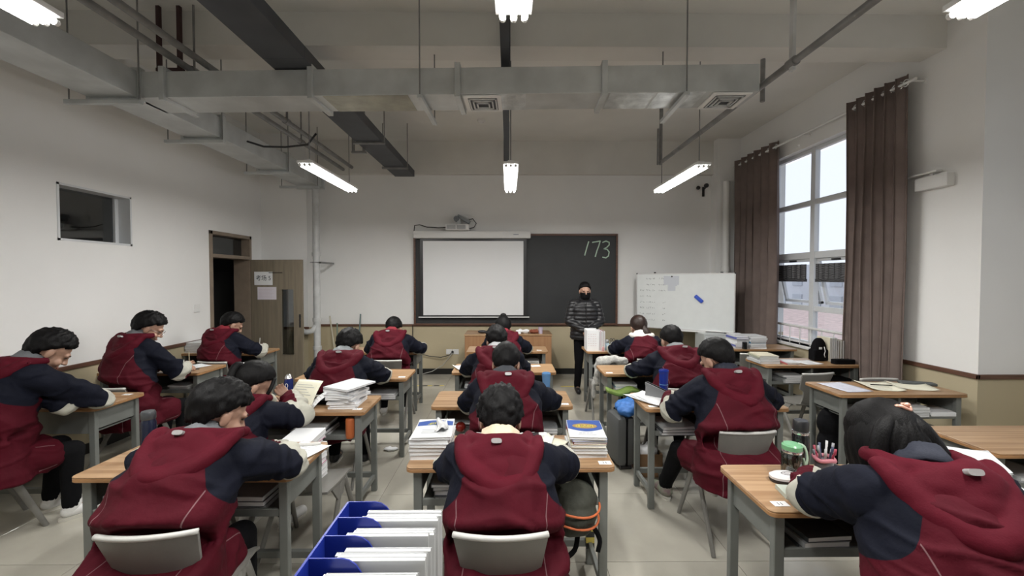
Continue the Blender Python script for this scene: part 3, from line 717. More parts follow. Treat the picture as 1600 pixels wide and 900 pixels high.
desk('A1', -1.575, 1.98, 'front left desk with a black bottle and paper, used by the boy looking right')
desk('A2', -1.56, 2.94, 'desk carrying the fanned pile of white booklets')
desk('A3', -1.50, 3.91, 'second column desk third from the front, beyond the white booklet pile')
desk('A4', -1.68, 5.29, 'farthest desk of the second column, beside the cabled wall socket')
desk('B1', .01, 2.07, 'front centre desk between two tall book piles with an olive backpack in its tray')
desk('B2', -.05, 3.06, 'centre desk with a light blue bottle, a red apple in its tray')
desk('B3', -.05, 4.17, 'third centre desk, with loose white paper at its left end')
desk('B4', -.02, 5.35, 'farthest centre desk, right before the wooden podium')
desk('C1', 1.60, 1.665, 'front right desk with green-lidded bottle and tall black flask')
desk('G2', 1.53, 3.0, 'desk with tall blue bottle and white papers right of the centre aisle')
desk('G3', 1.48, 4.09, 'desk with blue folders in its tray, before the chair hung with a white coat')
desk('G4', 1.54, 5.34, 'far desk holding the white file box by the standing person')
desk('E', -3.64, 4.17, 'left desk with white exam paper used by the student with glasses')
desk('F', -3.64, 5.24, 'desk nearest the open door on the left')
desk('H1', 3.18, 2.21, 'empty desk at the right edge with one folded white card')
desk('H2', 3.24, 3.35, 'empty right desk with three papers and a dark pencil')
desk('H3', 3.33, 4.47, 'desk by the near curtain with books and a black backpack')
desk('H4', 3.33, 5.50, 'far right desk by the window with a tall stack of booklets')
desk('Z', -.72, .845, 'desk below the frame carrying the blue file rack')
x, y = -3.56, 3.26
dk = dup(desk0, (x, y, 0), PI, 'leftmost desk turned round so its closed panel faces back', 'two-place school desks')
DESKS['D'] = (x, y - DD / 2, 0)
def gridsolid(bm, f, nu, nv, off):
    A = [[bm.verts.new(f(i / nu * 2 - 1, j / nv)) for j in range(nv + 1)] for i in range(nu + 1)]
    Bq = [[bm.verts.new(Vector(f(i / nu * 2 - 1, j / nv)) + Vector(off)) for j in range(nv + 1)] for i in range(nu + 1)]
    for i in range(nu):
        for j in range(nv):
            bm.faces.new((A[i][j], A[i + 1][j], A[i + 1][j + 1], A[i][j + 1])); bm.faces.new((Bq[i][j + 1], Bq[i + 1][j + 1], Bq[i + 1][j], Bq[i][j]))
    for i in range(nu):
        bm.faces.new((A[i][0], Bq[i][0], Bq[i + 1][0], A[i + 1][0])); bm.faces.new((A[i + 1][nv], Bq[i + 1][nv], Bq[i][nv], A[i][nv]))
    for j in range(nv):
        bm.faces.new((A[0][j + 1], Bq[0][j + 1], Bq[0][j], A[0][j])); bm.faces.new((A[nu][j], Bq[nu][j], Bq[nu][j + 1], A[nu][j + 1]))
def make_chair():
    t = thing('school_chair', '', 'chair')
    def bk(u, v):
        w = .154 + .022 * v; return Vector((u * w, -.205 - .055 * v + .028 * u * u, .565 + (.045 * (1 - v)) * (u ** 4) + .203 * v))
    b = NB(); gridsolid(b, bk, 14, 6, (0, -.012, -.002)); obj('backrest', b, M_PLAS, t, AS)
    b = NB(); tube(b, [bk(u / 8, 1) + Vector((0, -.004, 0)) for u in range(-8, 9)], .011, 8); obj('top_rim', b, mat('lit_rim_plastic', (.56, .555, .53), .4), t, True)  # rim coloured paler than the chair, for light caught along the top edge
    b = NB(); gridsolid(b, lambda u, v: Vector((u * (.125 - .02 * math.sin(v * PI)), -.165 - .045 * v + .02 * u * u, .435 + .16 * v)), 8, 5, (0, -.012, 0)); obj('back_support', b, M_PLAS, t, AS)
    b = NB(); gridsolid(b, lambda u, v: Vector((u * (.185 + .01 * math.sin(v * PI)), -.18 + .38 * v, .437 + .008 * u * u + .012 * (1 - v) - .02 * max(0, v - .85) * 6)), 10, 8, (0, 0, -.014)); obj('seat', b, M_PLAS, t, AS)
    for s in (-1, 1):
        b = NB()
        gridsolid(b, lambda u, v: Vector((s * (.188 + .012 * v), -.02 + .10 * u * (1 - .55 * v), .437 - .085 * v)), 6, 3, (s * -.012, 0, 0)); obj('side_wing', b, M_PLAS, t, AS)
        for y1, y0 in ((.235, .075), (-.255, .02)):
            b = NB(); d = Vector((s * .212, y1, 0)) - Vector((s * .185, y0, .43)); u = Vector((1, 0, 0)); w = d.cross(u).normalized(); rr = []
            for k in range(4):
                c = Vector((s * .185, y0, .43)) + d * (k / 3); q = 1 - .12 * k
                rr.append([c + u * math.cos(2 * PI * a / 10) * .013 + w * math.sin(2 * PI * a / 10) * .024 * q for a in range(10)])
            rings(b, rr); obj('leg', b, M_PLAS, t, AS)
    b = NB(); cyl(b, (-.19, .05, .40), (.19, .05, .40), .011, 8); obj('cross_rod', b, M_STEEL, t, AS)
    return t
chair0 = make_chair()
def chair(x, y, label, rz=0.0): return dup(chair0, (x, y, 0), rz, label, 'grey plastic school chairs')
# podium
t = thing('podium', 'low wooden podium cabinet standing before the chalkboard', 'podium', (-.01, 6.60, 0))
b = NB(); box(b, -.67, .67, -.20, -.18, 0, .82, .002); obj('front_panel', b, M_POD, t)
for x in (-.67, .65): b = NB(); box(b, x, x + .02, -.18, .30, 0, .82, .002); obj('side_panel', b, M_POD, t)
b = NB(); box(b, -.68, .68, -.21, .31, .82, .84, .003); obj('top', b, M_WOOD, t)
b = NB(); box(b, -.65, .65, -.18, .29, .40, .418); obj('shelf', b, M_POD, t)

# ================================================================ PEOPLE
def V(*a): return Vector(a)
def head_bm(b, H, R):
    def e(c, r, rot=None): ell(b, H + R @ V(*c), r, R if rot is None else R @ rot, 20)
    e((0, -.012, .030), (.076, .094, .086)); e((0, .022, -.030), (.062, .066, .088)); e((0, .050, -.088), (.034, .032, .026))
    e((0, .078, .020), (.052, .018, .018)); e((.036, .062, -.035), (.026, .026, .026)); e((-.036, .062, -.035), (.026, .026, .026))
    cap(b, H + R @ V(0, .088, .010), H + R @ V(0, .107, -.026), .009, .013, 10)
    e((.012, .094, -.030), (.010, .010, .008)); e((-.012, .094, -.030), (.010, .010, .008))
    e((0, .083, -.058), (.024, .013, .010)); e((0, .081, -.068), (.020, .012, .008))
    for s in (-1, 1): e((s * .078, -.002, -.008), (.010, .020, .033)); e((s * .076, .006, .002), (.008, .010, .02))
def hair_mesh(H, R, style, seed):
    b = NB(); n, m = 64, 40; c = V(0, -.012, .034); rr = []
    rnd = random.Random(seed); vol = {'curly': 1.10, 'thick': 1.07, 'short': 1.02, 'girl': 1.04}[style]
    for i in range(1, m):
        th = PI * i / m; ring = []
        for k in range(n):
            ph = 2 * PI * k / n; d = V(math.sin(th) * math.sin(ph), math.sin(th) * math.cos(ph), math.cos(th))
            base = 1 / math.sqrt((d.x / .090) ** 2 + (d.y / (.112 if d.y > 0 else .116)) ** 2 + (d.z / (.106 if d.z > 0 else .135)) ** 2) * vol
            f = d.y; side = abs(d.x)
            # hairline: height under which there is no hair, by direction around the head
            az = math.atan2(abs(d.x), d.y)                           # 0 front .. pi back
            if az < .95: hl = .34 + .10 * math.cos(az * 3)
            elif az < 1.65: hl = .34 - (az - .95) / .7 * .62
            elif az < 2.2: hl = -.28 - (az - 1.65) / .55 * .50
            else: hl = -.80
            if style == 'girl': hl -= .06 if az > .9 else .0
            hl += .05 * noise.noise(V(ph * 3, seed, 0)) + .07 * noise.noise(V(ph * 11, seed, 4))
            s = max(0, min(1, (d.z - hl) / .07 + .5))
            nz = noise.noise(V(d.x * 9 + seed, d.y * 9, d.z * 3)); nf = noise.noise(V(ph * 9, d.z * 2.2, seed))
            amp = {'curly': .016, 'thick': .010, 'short': .005, 'girl': .003}[style]
            r = base * (1 + 0) + amp * nz + amp * .55 * nf
            tp = max(0, min(1, (d.z - hl) / .75)); r *= .93 + .07 * tp ** .6 if style != 'curly' else .96 + .04 * tp
            if style == 'curly': r += .007 * noise.noise(V(d.x * 22, d.y * 22, d.z * 22 + seed))
            r = r * s + base * .70 * (1 - s)
            ring.append(H + R @ (c + d * r))
        rr.append(ring)
    rings(b, rr); return b
def hand_bm(b, Wp, fdir, up, curl=.5, thumb=1, k=1.0):
    """palm from the wrist along fdir; up is the back of the hand"""
    f = Vector(fdir).normalized(); u = (Vector(up) - f * Vector(up).dot(f)).normalized(); s = f.cross(u) * thumb
    M = Matrix((s, f, u)).transposed()
    cap(b, Wp, Wp + f * .03, .024, .026, 12)
    ell(b, Wp + f * .048, (.038 * k, .048 * k, .015 * k), M, 14)
    for i, (o, L) in enumerate(((-.030, .066), (-.010, .075), (.010, .071), (.029, .056))):
        p = Wp + f * .082 + s * -o * 1.0; a = 0; d = f
        for j, q in enumerate((.45, .32, .25)):
            a += curl * (.55 + .25 * j); d = (f * math.cos(a) - u * math.sin(a) + s * (-o * 1.2)).normalized(); p2 = p + d * L * q
            cap(b, p, p2, .0088 - .0008 * j, .008 - .0008 * j, 8); p = p2
    p = Wp + f * .028 + s * .028; d = (f * .75 + s * .62 - u * .25).normalized(); p2 = p + d * .036; cap(b, p, p2, .012, .0105, 8)
    d = (f * .95 + s * .10 - u * .45).normalized(); cap(b, p2, p2 + d * .028, .0100, .008, 8)
def seg_t(P, a, c):
    d = c - a; t = ((P - a) @ d) / (d @ d); tc = np.clip(t, 0, 1); q = a + tc[:, None] * d
    return tc, np.linalg.norm(P - q, axis=1)
def split_mesh(me, groups, attrs, names):
    nv = len(me.vertices); co = np.empty(nv * 3, 'f'); me.vertices.foreach_get('co', co); co = co.reshape(-1, 3)
    no = np.empty(nv * 3, 'f'); me.vertices.foreach_get('normal', no) if False else None
    me.vertex_normals.foreach_get('vector', no); no = no.reshape(-1, 3)
    L = len(me.loops); lv = np.empty(L, 'i'); me.loops.foreach_get('vertex_index', lv)
    F = len(me.polygons); ls = np.empty(F, 'i'); me.polygons.foreach_get('loop_start', ls); lt = np.empty(F, 'i'); me.polygons.foreach_get('loop_total', lt)
    out = []
    for g, nm in zip(groups, names):
        idx = np.nonzero(g)[0]
        fv = [lv[ls[i]:ls[i] + lt[i]] for i in idx]
        used = np.unique(np.concatenate(fv)); mp = np.full(nv, -1, 'i'); mp[used] = np.arange(len(used))
        m2 = bpy.data.meshes.new(nm); m2.from_pydata(co[used].tolist(), [], [mp[f].tolist() for f in fv])
        m2.polygons.foreach_set('use_smooth', [True] * len(idx))
        for k, a in attrs.items():
            A = m2.attributes.new(k, 'FLOAT', 'POINT'); A.data.foreach_set('value', a[used].astype('f'))
        m2.normals_split_custom_set_from_vertices(no[used].tolist()); out.append(m2)
    return out
def ell_ring(c, side, fwd, rx, ry, n=28, p=2.3):
    o = []
    for k in range(n):
        a = 2 * PI * k / n; ca, sa = math.cos(a), math.sin(a)
        o.append(c + side * rx * math.copysign(abs(ca) ** (2 / p), ca) + fwd * ry * math.copysign(abs(sa) ** (2 / p), sa))
    return o
M_NOSEC = mat('lip_rose', (.42, .17, .15), .5); M_EYE = mat('eye_dark', (.02, .015, .012), .25)
def person(label, X, Y, yaw=0.0, head=(0, .36, 1.15), hyaw=0.0, hpitch=38, hroll=0, EL=None, ER=None, WL=None, WR=None, HL=None, HR=None,
           style='thick', collar=(.16, .17, .18), hair=M_HAIR, seed=1, legs=None, hood=True, flare=0, broad=1.0, pos='seated', curl=(.5, .5), vox=.0105, extra=None, shoe=M_WHITE, group='students in maroon and navy school jackets', upl=None, upr=None):
    yaw = math.radians(yaw); RZ = Matrix.Rotation(-yaw, 3, 'Z'); org = V(X, Y, 0)
    rnd = random.Random(seed)
    H = Vector(head); R = Matrix.Rotation(math.radians(hyaw), 3, 'Z') @ Matrix.Rotation(math.radians(-hpitch), 3, 'X') @ Matrix.Rotation(math.radians(hroll), 3, 'Y') * 1.0
    R = R * 1.13
    # neck base below and behind the head
    Nn = H + R @ V(0, -.030, -.135) * 1.0; Nn = V(H.x * .75 + Nn.x * .25, Nn.y + .01, Nn.z + .035)
    hz = .50; hip = V(0, .02, hz)
    bk = .165 * broad
    SL = V(Nn.x - bk, Nn.y - .03, Nn.z - .085); SR = V(Nn.x + bk, Nn.y - .03, Nn.z - .085)
    g = lambda a, d: Vector(a) if a is not None else V(*d)
    EL = g(EL, (-.275, .37, .80)); ER = g(ER, (.275, .37, .80))
    WL = g(WL, (-.10, .54, .82)); WR = g(WR, (.10, .54, .82))
    HL = g(HL, tuple(WL + V(.09, .08, -.025))); HR = g(HR, tuple(WR + V(-.08, .09, -.025)))
    # ---- body: one continuous skin surface
    b = NB(); head_bm(b, H, R)
    cap(b, H + R @ V(0, -.022, -.06), Nn + V(0, .01, -.01), .046, .050, 16); cap(b, Nn + V(0, -.01, -.07), hip, .06, .10, 12)
    for S, E, Wq, Hd, th, cu, up in ((SL, EL, WL, HL, -1, curl[0], upl), (SR, ER, WR, HR, 1, curl[1], upr)):
        cap(b, Nn + (S - Nn) * .4, S, .05, .05, 10); cap(b, S, E, .046, .036, 10); cap(b, E, Wq, .036, .026, 10)
        hand_bm(b, Wq, Hd - Wq, up or (0, -.2, 1), cu, th)
    if legs is None: legs = [(V(-.11, .40, .475), V(-.13, .36, .09)), (V(.11, .40, .475), V(.14, .38, .09))]
    for s, (K, A) in zip((-1, 1), legs):
        cap(b, hip + V(s * .09, 0, -.02), K, .065, .05, 10); cap(b, K, A, .048, .034, 10); cap(b, A, A + V(0, .10, -.045), .03, .025, 8)
    me = remesh(b, .0065, 2, .4)
    body = obj('person', me, M_SKIN, None, True); body.location = org; body.rotation_euler = (0, 0, -yaw)
    tag(body, label, 'person', group)
    # ---- face details
    for s in (-1, 1):
        b = NB(); ell(b, H + R @ V(s * .031, .080, .004), (.013, .006, .0045), R); obj('eye', b, M_EYE, body, True)
        b = NB(); tube(b, [H + R @ V(s * x, y, z) for x, y, z in ((.016, .094, .022), (.032, .091, .028), (.047, .080, .024))], .003, 6); obj('eyebrow', b, hair, body, True)
    b = NB(); ell(b, H + R @ V(0, .093, -.062), (.021, .006, .006), R); obj('lips', b, M_NOSEC, body, True)
    obj('hair', hair_mesh(H, R, style, seed), hair, body, True)
    # ---- trousers and shoes
    b = NB()
    for s, (K, A) in zip((-1, 1), legs):
        cap(b, hip + V(s * .08, 0, -.02), K, .092, .072, 12); cap(b, K, A + V(0, 0, .03), .070, .052, 12)
        cap(b, A + V(0, 0, .05), A + V(0, 0, .01), .054, .052, 12)
    obj('trousers', remesh(b, .014, 3), M_BLK, body, True)
    for s, (K, A) in zip((-1, 1), legs):
        b = NB(); f = V(A.x + s * .02, A.y + .15, .035); cap(b, V(A.x, A.y - .015, .055), f, .044, .034, 14); cap(b, V(A.x, A.y - .01, .06), V(A.x, A.y + .01, .11), .046, .048, 12)
        for v in b.verts: v.co.z = max(.012, v.co.z)
        sh = obj('shoe', b, shoe, body, True)
        b = NB(); rr = []
        for z in (.0, .022):
            rr.append([V(A.x + (f.x - A.x) * t2 + math.cos(a) * w, A.y + .065 + math.sin(a) * .135, z) for a, w, t2 in [(2 * PI * k / 20, .042, .5 + .5 * math.sin(2 * PI * k / 20)) for k in range(20)]])
        rings(b, rr); obj('sole', b, mat('off_white_sole', (.62, .60, .54), .6), sh, AS)
    # ---- jacket
    b = NB(); side = (SR - SL).normalized()
    sp = [(V(hip.x, .03, .395), .255 + flare, .205), (V(hip.x, .02, .47), .252 + flare * .7, .20), (V(hip.x * .7 + Nn.x * .1, .02, .60), .243 + flare * .3, .195)]
    top = Nn + V(0, -.01, -.03)
    for t, rx, ry in ((.35, .238, .188), (.60, .228, .170), (.80, .202, .148), (.93, .155, .120), (1.0, .100, .088)):
        c = V(.0, .02, .60).lerp(top, t); c.y -= .035 * math.sin(t * PI); sp.append((c, rx * broad, ry))
    rr = []
    for i, (c, rx, ry) in enumerate(sp):
        d = (sp[min(i + 1, len(sp) - 1)][0] - sp[max(i - 1, 0)][0]).normalized()
        sd = V(1, 0, 0).lerp(side, min(1, i / 4)).normalized(); fw = d.cross(sd) * -1
        if i < 3: fw = V(0, 1, 0)
        rr.append(ell_ring(c, sd, fw.normalized(), rx, ry))
    rings(b, rr)
    for S, E, Wq in ((SL, EL, WL), (SR, ER, WR)):
        cap(b, top + (S - top) * .25 + V(0, 0, -.03), S, .080, .084, 16); cap(b, S, E, .084, .072, 16); cap(b, E, Wq.lerp(E, .03), .071, .050, 16)
    for s_, (K, A_) in zip((-1, 1), legs):
        h0 = hip + V(s_ * .085, .02, -.015); cap(b, h0, h0.lerp(K, .62) + V(0, 0, .0), .135, .108, 16)
    ell(b, V(Nn.x * .3, .13, .66), (.20 * broad, .13, .17))
    me = remesh(b, vox, 5, .5)
    nv = len(me.vertices); P = np.empty(nv * 3, 'f'); me.vertices.foreach_get('co', P); P = P.reshape(-1, 3).astype('d')
    NO = np.empty(nv * 3, 'f'); me.vertex_normals.foreach_get('vector', NO); NO = NO.reshape(-1, 3)
    A = lambda v: np.array(v[:])
    dist = []; ts = []
    for S, E, Wq in ((SL, EL, WL), (SR, ER, WR)):
        t1, d1 = seg_t(P, A(S), A(E)); t2, d2 = seg_t(P, A(E), A(Wq)); f = d2 < d1
        dist.append(np.minimum(d1, d2)); ts.append(np.where(f, 1 + t2, t1))
    ams = [(P - A(E)) @ A(((E - S).normalized() + (Wq - E).normalized()).normalized()) for S, E, Wq in ((SL, EL, WL), (SR, ER, WR))]
    left = dist[0] < dist[1]; am = np.where(left, ams[0], ams[1]); dA = np.where(left, dist[0], dist[1]); tA = np.where(left, ts[0], ts[1])
    bs, dT = seg_t(P, A(V(0, .0, .45)), A(top)); w = (1 - bs) * (top - V(0, 0, .45)).length
    u = (P - (A(V(0, 0, .45)) + bs[:, None] * (A(top) - A(V(0, 0, .45))))) @ A(side)
    memb = (dT - .135) - (dA - .085)
    rag = np.abs(u) - (.095 + .50 * w)
    z1 = np.where(w < .24, rag, memb); k = np.clip((w - .16) / .10, 0, 1); zone = rag * (1 - k) + np.minimum(memb, .2) * k
    zone = np.where(tA > .5, np.maximum(zone, np.where(dA < .10, .03, zone)), zone)
    pipe = np.where((w > .17) & (NO[:, 1] < .3) & (zone < 0), np.abs(u) - (.185 - .03 * np.sin(np.clip((w - .17) * 7, 0, PI))), 1.0)
    # white stripe along the outer forearm
    st = np.zeros(nv)
    for E, Wq, mk in ((EL, WL, left), (ER, WR, ~left)):
        ax = (Wq - E).normalized(); out = (V(0, 0, 1) - ax * ax.z).normalized()
        q = P - A(E); q = q - (q @ A(ax))[:, None] * A(ax); q /= (np.linalg.norm(q, axis=1)[:, None] + 1e-6); sd2 = ax.cross(out)
        sgn = -1 if E is EL else 1
        st = np.where(mk, q @ A((out * .5 + sd2 * .8 * 1).normalized() * 1.0), st)
    # cloth folds
    dsp = np.empty(nv)
    for i in range(nv):
        x, y, z = P[i]; fold = noise.noise(V(x * 4 + seed, y * 5, z * 11)) * .014 + noise.noise(V(x * 10, y * 12 + seed * 3, z * 20)) * .0045
        if tA[i] > .6 and dA[i] < .1: fold += .006 * math.sin(tA[i] * 26 + 3 * noise.noise(V(x * 6, y * 6, z * 6)))
        rd = noise.noise(V(x * 3 + seed * 2, y * 3, z * 6 + 5)); fold += .012 * (1 - abs(rd) * 5 if abs(rd) < .2 else 0); r2 = noise.noise(V(x * 2.2 - seed, y * 4, z * 9 + x * 3)); fold += .011 * (1 - abs(r2) * 7 if abs(r2) < .143 else 0)
        dsp[i] = fold
    P2 = (P + NO * dsp[:, None]).astype('f'); me.vertices.foreach_set('co', P2.ravel()); me.update()
    F = len(me.polygons); cz = np.empty(F); cl = np.empty(F, bool)
    lv = np.empty(len(me.loops), 'i'); me.loops.foreach_get('vertex_index', lv); ls = np.empty(F, 'i'); me.polygons.foreach_get('loop_start', ls)
    v0 = lv[ls]; v2 = lv[ls + 2]; cz = (zone[v0] + zone[v2]) / 2; cl = left[v0]
    gs = [cz <= 0, (cz > 0) & cl, (cz > 0) & ~cl]
    if extra: return body, me, dict(H=H, R=R, Nn=Nn, top=top, side=side, hip=hip)
    ms = split_mesh(me, gs, {'zone': zone, 'arm': am, 'stripe': st, 'piping': pipe}, ['jacket', 'sleeve', 'sleeve'])
    bpy.data.meshes.remove(me)
    jk = obj('jacket', ms[0], M_JACKET, body); obj('sleeve', ms[1], M_JACKET, jk); obj('sleeve', ms[2], M_JACKET, jk)
    # collar
    cax = (H + R @ V(0, -.03, -.08) - top).normalized(); cu_, cw_ = frame_of(cax)
    b = NB(); rr = []
    for h, r in ((-.01, .100), (.03, .094), (.075, .086), (.082, .076), (.03, .078), (-.01, .084)):
        rr.append([top + cax * h + (cu_ * math.cos(2 * PI * k / 28) + cw_ * math.sin(2 * PI * k / 28)) * (r + .004 * math.sin(k * 1.7)) for k in range(28)])
    rings(b, rr, closed=True); obj('collar', b, mat('collar_%d_%d' % (collar[0] * 100, collar[2] * 100), collar, .8, bump=.2, bscale=90), jk, True)
    if hood:
        dn = (V(0, .0, .55) - top).normalized(); bkd = (side.cross(dn)); bkd = bkd if bkd.y < 0 else -bkd
        def q(a, w_, o): return top + side * a + dn * w_ + bkd * o
        b = NB()
        Mh = Matrix((side, bkd, dn)).transposed()
        ell(b, q(0, .045, .115), (.150, .050, .090), Mh, 24); ell(b, q(0, .105, .140), (.100, .035, .080), Mh, 24)
        n = 16
        tube(b, [q(.135 * math.cos(PI * k / n), -.07 + .07 * math.sin(PI * k / n), -.06 + .175 * math.sin(PI * k / n)) for k in range(n + 1)], [.022 + .022 * math.sin(PI * k / n) for k in range(n + 1)], 12)
        tube(b, [q(.172 * math.cos(PI * k / n), -.045 + .222 * math.sin(PI * k / n) ** 1.5, .035 + .130 * math.sin(PI * k / n)) for k in range(n + 1)], [.022 + .030 * math.sin(PI * k / n) for k in range(n + 1)], 12)
        hm = remesh(b, .009, 4)
        for v in hm.vertices:
            c = v.co; f = noise.noise(V(c.x * 7 + seed, c.y * 7, c.z * 14)) * .012 + noise.noise(V(c.x * 18, c.y * 18 + seed, c.z * 30)) * .004; v.co = c + v.normal * f
        hd = obj('hood', hm, M_MAR, jk, True)
        tp = q(.02 - .03 * (seed % 2), -.012, .168); b = NB(); Mt = Matrix((side, dn, bkd)).transposed()
        rr = []
        for h in (-.02, .004):
            rr.append([tp + Mt @ V(.022 * math.copysign(abs(math.cos(a)) ** .6, math.cos(a)), .010 * math.copysign(abs(math.sin(a)) ** .7, math.sin(a)), h) for a in [2 * PI * k / 20 for k in range(20)]])
        rings(b, rr); obj('hood_tab', b, mat('tab_grey', (.30, .29, .29), .35), hd, AS)
    return body, None, dict(H=H, R=R, Nn=Nn, top=top, side=side, hip=hip)
def Lc(X, Y, yaw, p):
    """world point to a person's own frame"""
    v = Vector(p) - V(X, Y, 0); return Matrix.Rotation(math.radians(yaw), 3, 'Z') @ v
GREY = (.15, .16, .17); NVY = (.015, .018, .032)
P = {}
# front row
P['S1'] = person('boy in the left foreground looking down to the right over his desk', -1.40, 1.58, 0, (.05, .36, 1.080), -38, 30, EL=(-.33, .40, .83), ER=(.34, .42, .82), WL=(-.12, .58, .82), WR=(.16, .60, .81), style='thick', seed=3, collar=GREY)
P['S2'] = person('curly-haired student in the centre foreground with a cream collar', -.01, 1.62, 0, (-.03, .355, 1.030), 0, 44, EL=(-.27, .36, .81), ER=(.28, .38, .81), style='curly', seed=5, collar=(.66, .55, .40))
P['S3'] = person('girl with half-tied long hair bent over the front right desk', 1.38, 1.16, 6, (.0, .37, 1.095), 14, 56, EL=Lc(1.38, 1.16, 6, (1.18, 1.60, .85)), WL=Lc(1.38, 1.16, 6, (1.34, 1.80, .83)), HL=Lc(1.38, 1.16, 6, (1.42, 1.87, .80)), style='girl', seed=8, collar=NVY, broad=1.08, flare=.02)
# left column
P['S4'] = person('boy at the left edge bowed over the turned desk', -3.42, 2.68, 26, Lc(-3.42, 2.68, 26, (-3.27, 2.98, 1.190)), -14, 42, EL=Lc(-3.42, 2.68, 26, (-3.12, 2.93, .83)), ER=Lc(-3.42, 2.68, 26, (-2.98, 3.04, .83)), WL=Lc(-3.42, 2.68, 26, (-3.45, 3.25, .82)), WR=Lc(-3.42, 2.68, 26, (-3.25, 3.22, .815)), HL=Lc(-3.42, 2.68, 26, (-3.42, 3.33, .79)), HR=Lc(-3.42, 2.68, 26, (-3.33, 3.30, .79)), style='thick', seed=11, collar=GREY, flare=.05)
P['S5'] = person('boy with thin glasses sitting upright by the left wall, reading', -3.42, 3.72, 20, Lc(-3.42, 3.72, 20, (-3.46, 4.02, 1.230)), -38, 32, ER=Lc(-3.42, 3.72, 20, (-3.10, 3.92, .83)), WR=Lc(-3.42, 3.72, 20, (-3.22, 4.15, .84)), HR=Lc(-3.42, 3.72, 20, (-3.25, 4.22, .86)), EL=(-.32, .36, .84), WL=(-.10, .50, .83), style='thick', seed=14, collar=GREY)
P['S6'] = person('student writing at the desk beside the open door', -3.36, 4.80, 16, Lc(-3.36, 4.80, 16, (-3.38, 5.10, 1.140)), -34, 34, ER=Lc(-3.36, 4.80, 16, (-3.02, 5.05, .83)), WR=Lc(-3.36, 4.80, 16, (-3.13, 5.30, .82)), HR=Lc(-3.36, 4.80, 16, (-3.20, 5.37, .82)), style='short', seed=17, collar=(.2, .01, .02))
# second column
P['S7'] = person('girl with ponytail resting her cheek on her hand behind a raised paper', -1.73, 2.48, 8, Lc(-1.73, 2.48, 8, (-1.71, 2.79, .995)), -46, 30, ER=Lc(-1.73, 2.48, 8, (-1.38, 2.74, .80)), WR=Lc(-1.73, 2.48, 8, (-1.53, 2.92, .86)), HR=Lc(-1.73, 2.48, 8, (-1.585, 2.895, .925)), EL=(-.28, .38, .82), style='girl', seed=21, collar=GREY, broad=.9, upr=(0, .5, -.6))
P['S8'] = person('student with grey collar hunched beyond the white booklet pile', -1.48, 3.46, 0, (.02, .34, 1.090), -14, 42, EL=(-.33, .40, .81), ER=(.31, .40, .81), style='thick', seed=24, collar=(.24, .26, .27), shoe=M_DARKP)
P['S9'] = person('student at the far desk by the wall socket, hood against hair', -1.42, 4.86, -4, (0, .35, 1.070), 0, 52, EL=(-.30, .40, .81), ER=(.33, .40, .81), style='short', seed=27, collar=(.2, .01, .02))
# centre column
P['S10'] = person('boy with cropped nape and large ears directly beyond the centre front student', -.01, 2.61, 0, (-.01, .35, 1.095), -6, 40, EL=(-.28, .38, .81), ER=(.31, .40, .81), style='short', seed=30, collar=(.05, .055, .065))
P['S11'] = person('student with a light grey hoodie collar in the centre column', -.12, 3.73, 0, (.0, .34, 1.085), 5, 40, EL=(-.29, .38, .81), ER=(.27, .38, .81), style='thick', seed=33, collar=(.42, .43, .44))
P['S12'] = person('girl with a top bun at the farthest centre desk', -.02, 4.92, 0, (-.05, .34, 1.070), 0, 42, EL=(-.26, .38, .81), ER=(.25, .38, .81), style='girl', seed=36, collar=(.2, .01, .02), broad=.9)
# right column
P['S13'] = person('boy in a black face mask bent over the desk with the blue tumbler', 1.46, 2.60, -4, Lc(1.46, 2.60, -4, (1.47, 2.92, 1.130)), 26, 34, EL=Lc(1.46, 2.60, -4, (1.12, 2.84, .80)), ER=Lc(1.46, 2.60, -4, (1.90, 2.98, .83)), WL=Lc(1.46, 2.60, -4, (1.22, 3.10, .81)), HL=Lc(1.46, 2.60, -4, (1.32, 3.18, .79)), style='short', seed=39, collar=NVY, broad=1.05, flare=.02,
    legs=[(V(-.20, .38, .475), V(-.19, .62, .09)), (V(.16, .42, .475), V(.20, .66, .09))])
P['S14'] = person('student with short hair hunched over the desk beyond the tall blue bottle', 1.52, 3.62, 0, (.05, .37, 1.100), 4, 36, EL=(-.32, .39, .81), ER=(.29, .39, .81), style='short', seed=42, collar=(.24, .26, .27))
P['S15'] = person('girl with a brown ponytail and white collar facing the whiteboard', 1.60, 4.86, 0, (.03, .34, 1.085), 0, 28, EL=(-.27, .39, .81), ER=(.26, .39, .81), style='girl', seed=45, collar=(.72, .70, .66), hair=M_HAIRB, broad=.9, hood=False)
def kid(key, name, bm, m, smooth=True, parent=None):
    return obj(name, bm, m, parent or P[key][0], smooth)
def hp(key, *a): I = P[key][2]; return I['H'] + I['R'] @ V(*a)
def strands(b, pts, r, flat=1.0, seed=0, seg=22):
    rs = r; u = None; rr = []; pts = [Vector(p) for p in pts]; n = len(pts)
    for i, p in enumerate(pts):
        d = (pts[min(i + 1, n - 1)] - pts[max(i - 1, 0)]).normalized()
        if u is None: u = V(1, 0, 0)
        u = (u - d * u.dot(d)).normalized(); w = d.cross(u)
        rr.append([p + (u * math.cos(2 * PI * k / seg) + w * math.sin(2 * PI * k / seg) * flat) * rs[i] * (1 + .12 * noise.noise(V(k * 1.3, i * .25, seed))) for k in range(seg)])
    rings(b, rr)
